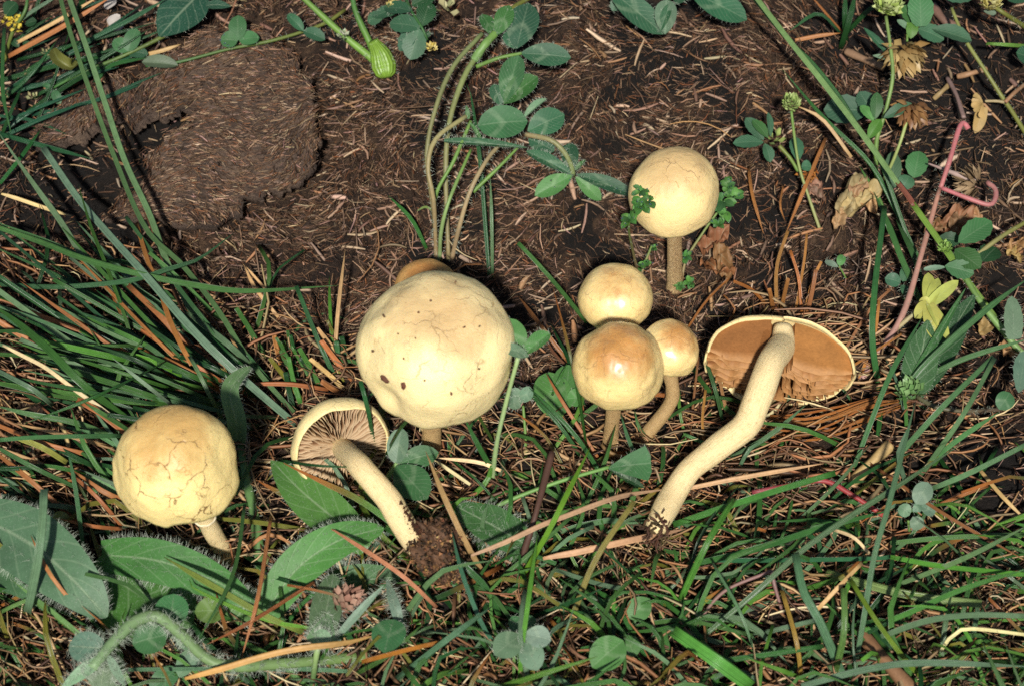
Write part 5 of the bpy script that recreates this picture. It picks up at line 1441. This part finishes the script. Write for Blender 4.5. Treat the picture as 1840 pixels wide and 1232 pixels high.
# ---- clipped stubs between the clump and the largest mushroom
B_ = tuft("clipped short green and tan grass stubs between the long blades and largest mushroom", (560, 680))
bl(B_, [(608, 690), (575, 620), (532, 514)], (0, 14, 22), 11, (.035, .12, .05), 'cut')
for i in range(34):
    bx = random.uniform(415, 640); by = random.uniform(640, 735)
    ln = random.uniform(35, 105); an = math.radians(random.gauss(62, 13))
    bl(B_, [(bx, by), (bx - ln * .5 * math.cos(an) + random.uniform(-3, 3), by - ln * .5 * math.sin(an)), (bx - ln * math.cos(an), by - ln * math.sin(an))], (0, ln * .07, ln * .15), random.uniform(7, 14),
       random.choice([GREEN, DARK, (.06, .18, .04), OLIVE, (.24, .20, .07), (.035, .12, .05), RUST, TAN]), 'cut')
bl(B_, [(600, 660), (607, 560), (620, 450)], (0, 14, 20), 8, TAN); bl(B_, [(500, 570), (460, 520), (438, 476)], (2, 6, 6), 7, TAN); bl(B_, [(487, 532), (460, 500), (436, 474)], (2, 4, 5), 5, TAN)
bl(B_, [(590, 700), (520, 690), (430, 690)], (2, 8, 8), 9, RUST)

# ---- long grass culms crossing the top right
C_ = tuft("tall grass with long slanting culms and dark blades beside the hop trefoils", (1640, 430))
bl(C_, [(1840, 640), (1820, 615), (1735, 500), (1690, 436), (1640, 366)], (2, 14, 22), 14, (.16, .29, .06), 'cut', fold=1.6)
bl(C_, [(1642, 370), (1630, 352), (1612, 328)], (22, 23, 24), 14, (.20, .085, .06), 'cut', fold=1.6)
bl(C_, [(1614, 331), (1545, 235), (1480, 150), (1420, 75), (1362, 0), (1340, -30)], (24, 30, 32), 12, (.15, .26, .12), 'cut', fold=1.8, n=30)
bl(C_, [(1655, 470), (1629, 420), (1581, 290), (1547, 239), (1510, 177), (1459, 113), (1411, 68), (1340, -20)], (1, 26, 28), 11, (.035, .12, .035), 'cut', n=30)
bl(C_, [(1632, 430), (1600, 360), (1560, 290), (1479, 211), (1404, 123)], (1, 18, 20), 10, (.028, .11, .030))
bl(C_, [(1581, 705), (1568, 615), (1571, 529), (1585, 410), (1590, 370)], (1, 24, 20), 13, (.035, .12, .045), 'cut')
bl(C_, [(1660, 560), (1640, 510), (1620, 465), (1595, 400), (1570, 345)], (1, 12, 16), 12, (.04, .125, .04)); bl(C_, [(1660, 520), (1640, 455), (1610, 395)], (1, 8, 10), 11, (.03, .10, .035))
bl(C_, [(1530, 283), (1478, 215), (1430, 190)], (16, 22, 24), 7, TAN)
bl(C_, [(1600, 420), (1580, 360), (1545, 300)], (2, 8, 10), 9, (.07, .18, .05))
bl(C_, [(1510, 90), (1525, 40), (1540, -20)], (0, 12, 16), 12, DARK); bl(C_, [(1520, 80), (1518, 30), (1520, -20)], (0, 12, 16), 11, DARK); bl(C_, [(1522, 60), (1560, 20), (1600, -10)], (0, 10, 12), 10, DARK); bl(C_, [(1510, 60), (1470, 25), (1420, 55)], (4, 12, 8), 8, (.03, .10, .05))
bl(C_, [(1850, 84), (1810, 81), (1772, 79)], (10, 16, 14), 9, (.11, .26, .06), 'cut')
bl(C_, [(1515, 60), (1480, 20), (1455, -10)], (1, 10, 14), 7, RUST); bl(C_, [(1420, 75), (1470, 65), (1510, 60)], (3, 5, 5), 8, RUST)

# ---- thin blades in the top centre and top left
D_ = tuft("few thin dark blades rising behind the hairy clover stems", (882, 500))
bl(D_, [(880, 505), (872, 400), (862, 280), (846, 170), (838, 150)], (0, 16, 24), 9, (.020, .10, .035)); bl(D_, [(885, 505), (884, 400), (881, 318)], (0, 14, 20), 8, (.10, .20, .11))
bl(D_, [(768, 450), (740, 395), (698, 352)], (0, 8, 10), 8, (.035, .14, .035)); bl(D_, [(780, 380), (765, 372), (748, 380)], (8, 10, 8), 5, (.13, .24, .07))
E_ = tuft("dark fine blades and orange straws in the corner beyond the slab", (60, 110))
for i in range(26):
    x0 = random.uniform(-20, 130); y0 = random.uniform(40, 260); a = math.radians(random.gauss(-30, 22)); ln = random.uniform(90, 260)
    bl(E_, [(x0, y0), (x0 + ln * .5 * math.cos(a), y0 + ln * .5 * math.sin(a) + random.uniform(-12, 12)), (x0 + ln * math.cos(a), y0 + ln * math.sin(a))], (1, random.uniform(4, 12), random.uniform(4, 14)), random.uniform(6, 10), random.choice([DARK, (.016, .075, .045), (.02, .085, .03)]))
bl(E_, [(15, 102), (110, 50), (200, -5)], (6, 12, 14), 11, RUST); bl(E_, [(25, 80), (100, 40), (185, -10)], (6, 10, 12), 8, TAN); bl(E_, [(155, 75), (230, 38), (300, -2)], (8, 12, 14), 10, (.035, .11, .07)); bl(E_, [(20, 50), (60, 20), (110, -10)], (10, 14, 16), 9, BLUE)
bl(E_, [(-5, 240), (60, 258), (165, 286)], (4, 10, 8), 10, (.02, .10, .04)); bl(E_, [(0, 330), (40, 280), (74, 232)], (6, 10, 8), 8, (.02, .11, .03)); bl(E_, [(8, 50), (5, 160), (20, 240)], (6, 12, 10), 10, (.03, .11, .035)); bl(E_, [(255, 100), (290, 92), (325, 80)], (6, 8, 8), 8, TAN)
bl(E_, [(170, 150), (200, 118), (265, 104)], (6, 10, 10), 9, (.02, .10, .03))

# ---- short blades in the middle turf
F_ = tuft("open mixed blades among the mushrooms from the uprooted cap to the trio", (900, 900))
bl(F_, [(678, 838), (663, 742), (648, 684)], (2, 24, 36), 11, (.022, .10, .035), 'cut'); bl(F_, [(684, 838), (722, 766), (782, 711)], (2, 34, 54), 13, (.025, .11, .025), 'cut')
bl(F_, [(500, 826), (570, 836), (648, 839)], (14, 30, 31), 6, (.02, .09, .03)); bl(F_, [(800, 1030), (740, 968), (654, 902), (586, 868), (509, 831)], (2, 18, 26), 13, (.05, .16, .03), tipcol=RUST)
bl(F_, [(770, 1000), (700, 930), (655, 880)], (2, 10, 14), 18, (.085, .20, .035), 'cut'); bl(F_, [(740, 1010), (680, 955), (650, 905)], (2, 8, 10), 14, (.10, .17, .03), 'cut'); bl(F_, [(735, 985), (690, 930), (668, 870)], (2, 8, 12), 10, (.06, .17, .03))
bl(F_, [(1062, 588), (990, 500), (931, 436)], (2, 18, 26), 10, (.055, .16, .05), 'cut'); bl(F_, [(1056, 820), (1040, 717), (1019, 615), (992, 512)], (1, 34, 42), 8, (.03, .11, .025), tipcol=RUST)
bl(F_, [(1025, 655), (975, 590), (930, 530)], (3, 10, 8), 10, (.26, .12, .04)); bl(F_, [(890, 800), (857, 742), (829, 690)], (2, 30, 52), 7, (.07, .17, .04), tipcol=(.26, .12, .05))
bl(F_, [(900, 870), (860, 800), (832, 745)], (1, 16, 22), 11, (.03, .11, .03)); bl(F_, [(1070, 700), (1000, 640), (965, 580)], (2, 6, 5), 6, BROWN)
bl(F_, [(1100, 885), (1040, 790), (985, 730), (950, 695)], (1, 18, 22), 10, (.035, .13, .04)); bl(F_, [(1060, 845), (1010, 770), (965, 720), (930, 690)], (1, 14, 16), 9, (.03, .12, .035)); bl(F_, [(1030, 880), (985, 790), (920, 735)], (1, 10, 12), 7, OLIVE, tipcol=RUST)
bl(F_, [(980, 735), (1000, 690), (1020, 650)], (2, 12, 16), 6, (.04, .15, .03)); bl(F_, [(1080, 830), (1010, 720), (980, 668)], (2, 12, 14), 7, RUST)
bl(F_, [(930, 1050), (985, 955), (1019, 887), (1062, 800)], (2, 24, 26), 11, (.12, .27, .03)); bl(F_, [(935, 1240), (937, 1173), (951, 1068), (966, 958)], (4, 26, 26), 10, (.08, .24, .04))
bl(F_, [(1022, 1125), (1070, 1006), (1140, 900)], (2, 18, 26), 13, (.17, .17, .05), 'cut'); bl(F_, [(900, 1170), (869, 1126), (832, 1034), (811, 950)], (2, 18, 20), 9, (.045, .14, .09)); bl(F_, [(900, 1110), (872, 1054), (828, 1010), (775, 950)], (2, 14, 18), 15, (.03, .11, .03))
bl(F_, [(880, 1048), (842, 982), (801, 897), (765, 810)], (2, 20, 26), 12, (.36, .24, .12)); bl(F_, [(712, 1218), (815, 1139), (885, 1088)], (6, 20, 18), 13, (.06, .16, .10)); bl(F_, [(650, 1188), (746, 1163), (805, 1150)], (14, 18, 14), 10, (.38, .15, .03), 'cut')
bl(F_, [(785, 1090), (719, 1030), (610, 958), (590, 948)], (10, 24, 22), 9, (.40, .20, .12)); bl(F_, [(487, 925), (464, 1068), (433, 1185)], (18, 26, 18), 9, (.36, .19, .08)); bl(F_, [(565, 1045), (453, 1115), (370, 1158)], (20, 24, 20), 8, (.24, .10, .04))
bl(F_, [(440, 905), (419, 1030), (356, 1150)], (22, 28, 26), 8, (.05, .14, .05)); bl(F_, [(545, 1135), (477, 1105), (375, 1047), (295, 1000)], (16, 26, 22), 13, (.14, .19, .05)); bl(F_, [(150, 985), (136, 877), (122, 808)], (10, 20, 26), 9, (.05, .16, .075))
bl(F_, [(50, 1100), (68, 1010), (76, 945), (80, 878)], (14, 32, 36), 20, (.13, .24, .16), 'cut', roll=0); bl(F_, [(0, 1100), (60, 1080), (140, 1140), (150, 1150)], (8, 14, 12), 9, (.10, .22, .07)); bl(F_, [(170, 1160), (110, 1110), (20, 1040)], (8, 16, 12), 9, (.14, .27, .12)); bl(F_, [(145, 1100), (90, 1030), (55, 960)], (16, 24, 22), 8, RUST)
bl(F_, [(560, 1128), (470, 1110), (355, 1060), (340, 1040)], (18, 22, 20), 8, (.12, .28, .04)); bl(F_, [(625, 1205), (500, 1200), (230, 1202)], (8, 12, 10), 10, (.09, .21, .13), 'cut'); bl(F_, [(640, 1210), (700, 1175), (760, 1120)], (4, 12, 14), 11, (.07, .18, .05))
bl(F_, [(420, 1010), (480, 960), (540, 985)], (4, 10, 8), 8, RUST); bl(F_, [(1220, 700), (1222, 740), (1235, 800)], (12, 8, 1), 7, (.08, .22, .04)); bl(F_, [(1265, 640), (1285, 700), (1300, 765)], (20, 16, 2), 11, (.06, .16, .06), 'cut'); bl(F_, [(1230, 780), (1275, 800), (1305, 815)], (10, 8, 3), 8, (.06, .18, .05))
bl(F_, [(1170, 880), (1130, 790), (1115, 740)], (1, 14, 18), 8, (.05, .14, .07)); bl(F_, [(1180, 800), (1150, 770), (1140, 735)], (1, 8, 10), 7, (.07, .17, .06)); bl(F_, [(845, 870), (790, 832), (783, 826)], (8, 10, 9), 7, PALE); bl(F_, [(900, 845), (860, 830), (785, 822)], (9, 11, 10), 8, PALE)

# ---- bottom right meadow of blades
G_ = tuft("tangled long blades of meadow grass below the cut mushroom", (1520, 1030))
for pts, h, w, c, tp in [
    ([(1210, 942), (1322, 904), (1407, 877), (1501, 849)], (8, 20, 18), 14, (.045, .155, .035), 'cut'),
    ([(1250, 1012), (1356, 986), (1476, 948), (1604, 915)], (8, 18, 16), 13, (.035, .125, .035), 'taper'),
    ([(1255, 1150), (1356, 1065), (1441, 989), (1527, 928), (1622, 867), (1730, 795)], (2, 24, 24), 12, (.095, .20, .11), 'taper'),
    ([(1534, 1215), (1551, 1119), (1571, 1000), (1595, 914), (1625, 800), (1645, 720)], (2, 28, 28), 11, (.10, .21, .13), 'taper'),
    ([(1222, 1080), (1271, 976), (1320, 895)], (4, 20, 22), 15, (.07, .22, .04), 'cut'),
    ([(1240, 1004), (1340, 1006), (1561, 1003), (1600, 999)], (4, 12, 12), 10, (.035, .13, .07), 'cut'),
    ([(1600, 1000), (1697, 1017), (1850, 1032)], (14, 16, 14), 11, (.07, .22, .035), 'cut'),
    ([(1520, 1225), (1472, 1112), (1445, 1064), (1430, 994)], (2, 16, 22), 19, (.065, .145, .09), 'cut'),
    ([(1484, 1028), (1561, 1051), (1646, 1071), (1764, 1085)], (8, 14, 12), 20, (.17, .27, .11), 'cut'),
    ([(1500, 1212), (1517, 1136), (1517, 1056)], (4, 18, 24), 15, (.09, .21, .06), 'cut'),
    ([(1668, 1228), (1629, 1187), (1578, 1119), (1528, 1040)], (4, 20, 22), 11, (.13, .22, .03), 'cut'),
    ([(1350, 1232), (1288, 1187), (1210, 1132)], (10, 18, 16), 30, (.09, .29, .06), 'cut'),
    ([(1583, 1143), (1663, 1115), (1749, 1104), (1850, 1106)], (16, 22, 18), 13, (.10, .19, .125), 'cut'),
    ([(1440, 1232), (1561, 1201), (1663, 1190), (1850, 1197)], (14, 20, 18), 14, (.095, .185, .125), 'taper'),
    ([(1600, 1055), (1731, 1003), (1850, 942)], (6, 18, 16), 10, (.09, .20, .09), 'taper'),
    ([(1527, 1142), (1629, 1102), (1731, 1057), (1850, 1020)], (6, 20, 18), 11, (.06, .20, .05), 'taper'),
    ([(1610, 725), (1663, 655), (1765, 563), (1850, 498)], (3, 18, 20), 13, (.06, .15, .07), 'taper'),
    ([(1530, 850), (1595, 683), (1658, 568)], (2, 20, 20), 11, (.05, .15, .06), 'taper'),
    ([(1650, 860), (1731, 744), (1787, 643)], (2, 20, 22), 11, (.08, .19, .10), 'cut'),
    ([(1590, 845), (1697, 727), (1785, 641)], (2, 18, 21), 12, (.06, .17, .07), 'cut'),
    ([(1648, 686), (1731, 645), (1850, 608)], (4, 16, 18), 11, (.08, .18, .09), 'taper'),
    ([(1660, 840), (1720, 790), (1795, 740)], (4, 14, 16), 11, (.06, .17, .07), 'taper'),
    ([(1630, 790), (1628, 740), (1624, 704)], (1, 8, 12), 8, (.05, .17, .04), 'cut'),
    ([(1440, 1225), (1431, 1153), (1405, 1060)], (4, 16, 18), 13, (.36, .24, .06), 'cut'),
    ([(1466, 1097), (1510, 1050), (1549, 1010)], (14, 20, 18), 9, TAN, 'cut'),
    ([(1495, 950), (1534, 965), (1562, 994)], (14, 18, 14), 8, PALE, 'cut'),
    ([(1672, 878), (1740, 850), (1850, 795)], (8, 14, 12), 12, (.11, .22, .12), 'cut'),
    ([(1730, 955), (1660, 985), (1620, 1040)], (10, 12, 4), 10, (.05, .17, .03), 'cut'),
    ([(1560, 830), (1700, 925), (1850, 1010)], (8, 14, 12), 7, (.24, .11, .05), 'taper'),
    ([(1756, 838), (1800, 890), (1850, 940)], (6, 10, 8), 8, TAN, 'taper'),
    ([(1690, 905), (1740, 885), (1775, 872)], (6, 9, 8), 8, (.36, .16, .06), 'cut'),
    ([(1220, 880), (1330, 858), (1480, 832)], (10, 13, 12), 9, TAN, 'taper'),
    ([(1690, 1170), (1730, 1130), (1850, 1140)], (12, 18, 12), 8, PALE, 'cut'),
    ([(1840, 960), (1700, 965), (1600, 975)], (6, 12, 10), 12, (.09, .20, .07), 'cut'),
    ([(1276, 1190), (1380, 1175), (1480, 1160)], (10, 14, 12), 12, (.035, .13, .035), 'cut'),
    ([(1280, 1010), (1330, 1100), (1365, 1200)], (16, 16, 4), 7, (.09, .20, .11), 'taper')]:
    bl(G_, pts, h, w, c, tp)
# strands of rusty dry grass curving round the cut mushroom
H_ = tuft("rust-brown dry grass strands curving round the cut mushroom's cap", (1480, 740), "dry_grass_tuft", "dry grass")
for k in range(10):
    o = random.uniform(-4, 46)
    bl(H_, [(1362 + random.uniform(-20, 50), 742 + o), (1459, 738 + o * 1.2 + random.uniform(-12, 12)), (1561, 712 + o + random.uniform(-8, 8)), (1625 + random.uniform(-40, 30), 700 + o * .5 + random.uniform(-12, 12))], (2, random.uniform(4, 10), random.uniform(3, 8)), random.uniform(3.5, 5.5), (.33, .14, .045), 'taper')
for (x0, y0, x1, y1, x2, y2, w) in [(1396, 556, 1396, 480, 1416, 415, 8), (1375, 545, 1350, 520, 1318, 505, 8), (1404, 556, 1412, 520, 1417, 500, 9), (1440, 560, 1435, 500, 1420, 450, 8), (1450, 565, 1460, 520, 1466, 485, 11), (1446, 560, 1462, 500, 1476, 470, 7),
                                    (1390, 558, 1385, 530, 1382, 518, 9), (1430, 556, 1445, 470, 1450, 420, 6), (1500, 660, 1560, 560, 1600, 520, 7), (1540, 690, 1570, 610, 1580, 540, 7), (1460, 700, 1520, 665, 1620, 600, 6), (1310, 760, 1295, 690, 1290, 650, 7),
                                    (1320, 745, 1340, 700, 1300, 660, 5), (1240, 800, 1245, 730, 1255, 640, 6), (1270, 830, 1262, 760, 1268, 700, 6), (1280, 610, 1320, 560, 1300, 530, 6), (1235, 590, 1270, 540, 1310, 500, 5)]:
    bl(H_, [(x0, y0), (x1, y1), (x2, y2)], (1, 8, 14), w, random.choice([(.33, .14, .045), (.36, .18, .06), (.30, .15, .07)]), 'cut')
for pts, w in [([(1345, 300), (1352, 350), (1372, 420)], 7), ([(1484, 248), (1445, 340), (1412, 420)], 8), ([(1408, 332), (1402, 370), (1412, 400)], 4)]:
    bl(H_, pts, (4, 8, 3), w, (.34, .16, .06), 'taper')

# ---- the countless rest of the grass
def rest_of_grass():
    mb = MB(); n = 0
    while n < 1050:
        px = random.uniform(-160, 2000); py = random.uniform(520, 1420)
        m = float(turf_mask(np.array([px]), np.array([py]))[0])
        # fewer blades where the mushrooms stand, more toward the bottom
        dens = m * (.22 + .78 * float(sstep(820, 1020, py)))
        if px < 420: dens *= .75
        if 1240 < px < 1560 and py < 850: dens *= .35
        if random.random() > dens: continue
        n += 1
        p = at(px, py, 0)
        ln = random.uniform(.012, .048); az = random.gauss(.3 if px > 1150 else 1.2, 1.1)
        if random.random() < .4: az += math.pi
        if px < 450: az = random.gauss(2.6, .5)
        el = abs(random.gauss(.35, .3))
        d = np.array([math.cos(az) * math.cos(el), math.sin(az) * math.cos(el), math.sin(el)])
        sid = np.array([-math.sin(az), math.cos(az), 0]) * random.gauss(0, .12) * ln
        q1 = p + d * ln * .5 + sid + [0, 0, .002]; q2 = p + d * ln + [0, 0, -ln * random.uniform(.05, .35)]
        g = float(ground_smooth(q2[0], q2[1])) + .0015
        q2[2] = max(q2[2], g)
        if q2[2] > .03: q2[2] = .03
        P = catmull([p - [0, 0, .002], q1, q2], 7)
        c = random.choice([GREEN, GREEN, DARK, (.03, .11, .03), (.06, .17, .05), BLUE, (.085, .18, .09), (.08, .22, .04), OLIVE])
        blade_mesh(mb, P, random.uniform(.0008, .0017), jit(c, .2), RUST if random.random() < .07 else None, random.choice(['taper', 'taper', 'cut']))
    o = mb.build("grass", M_GRASS, kind="stuff")
    # fine dark seedling blades deep between
rest_of_grass()
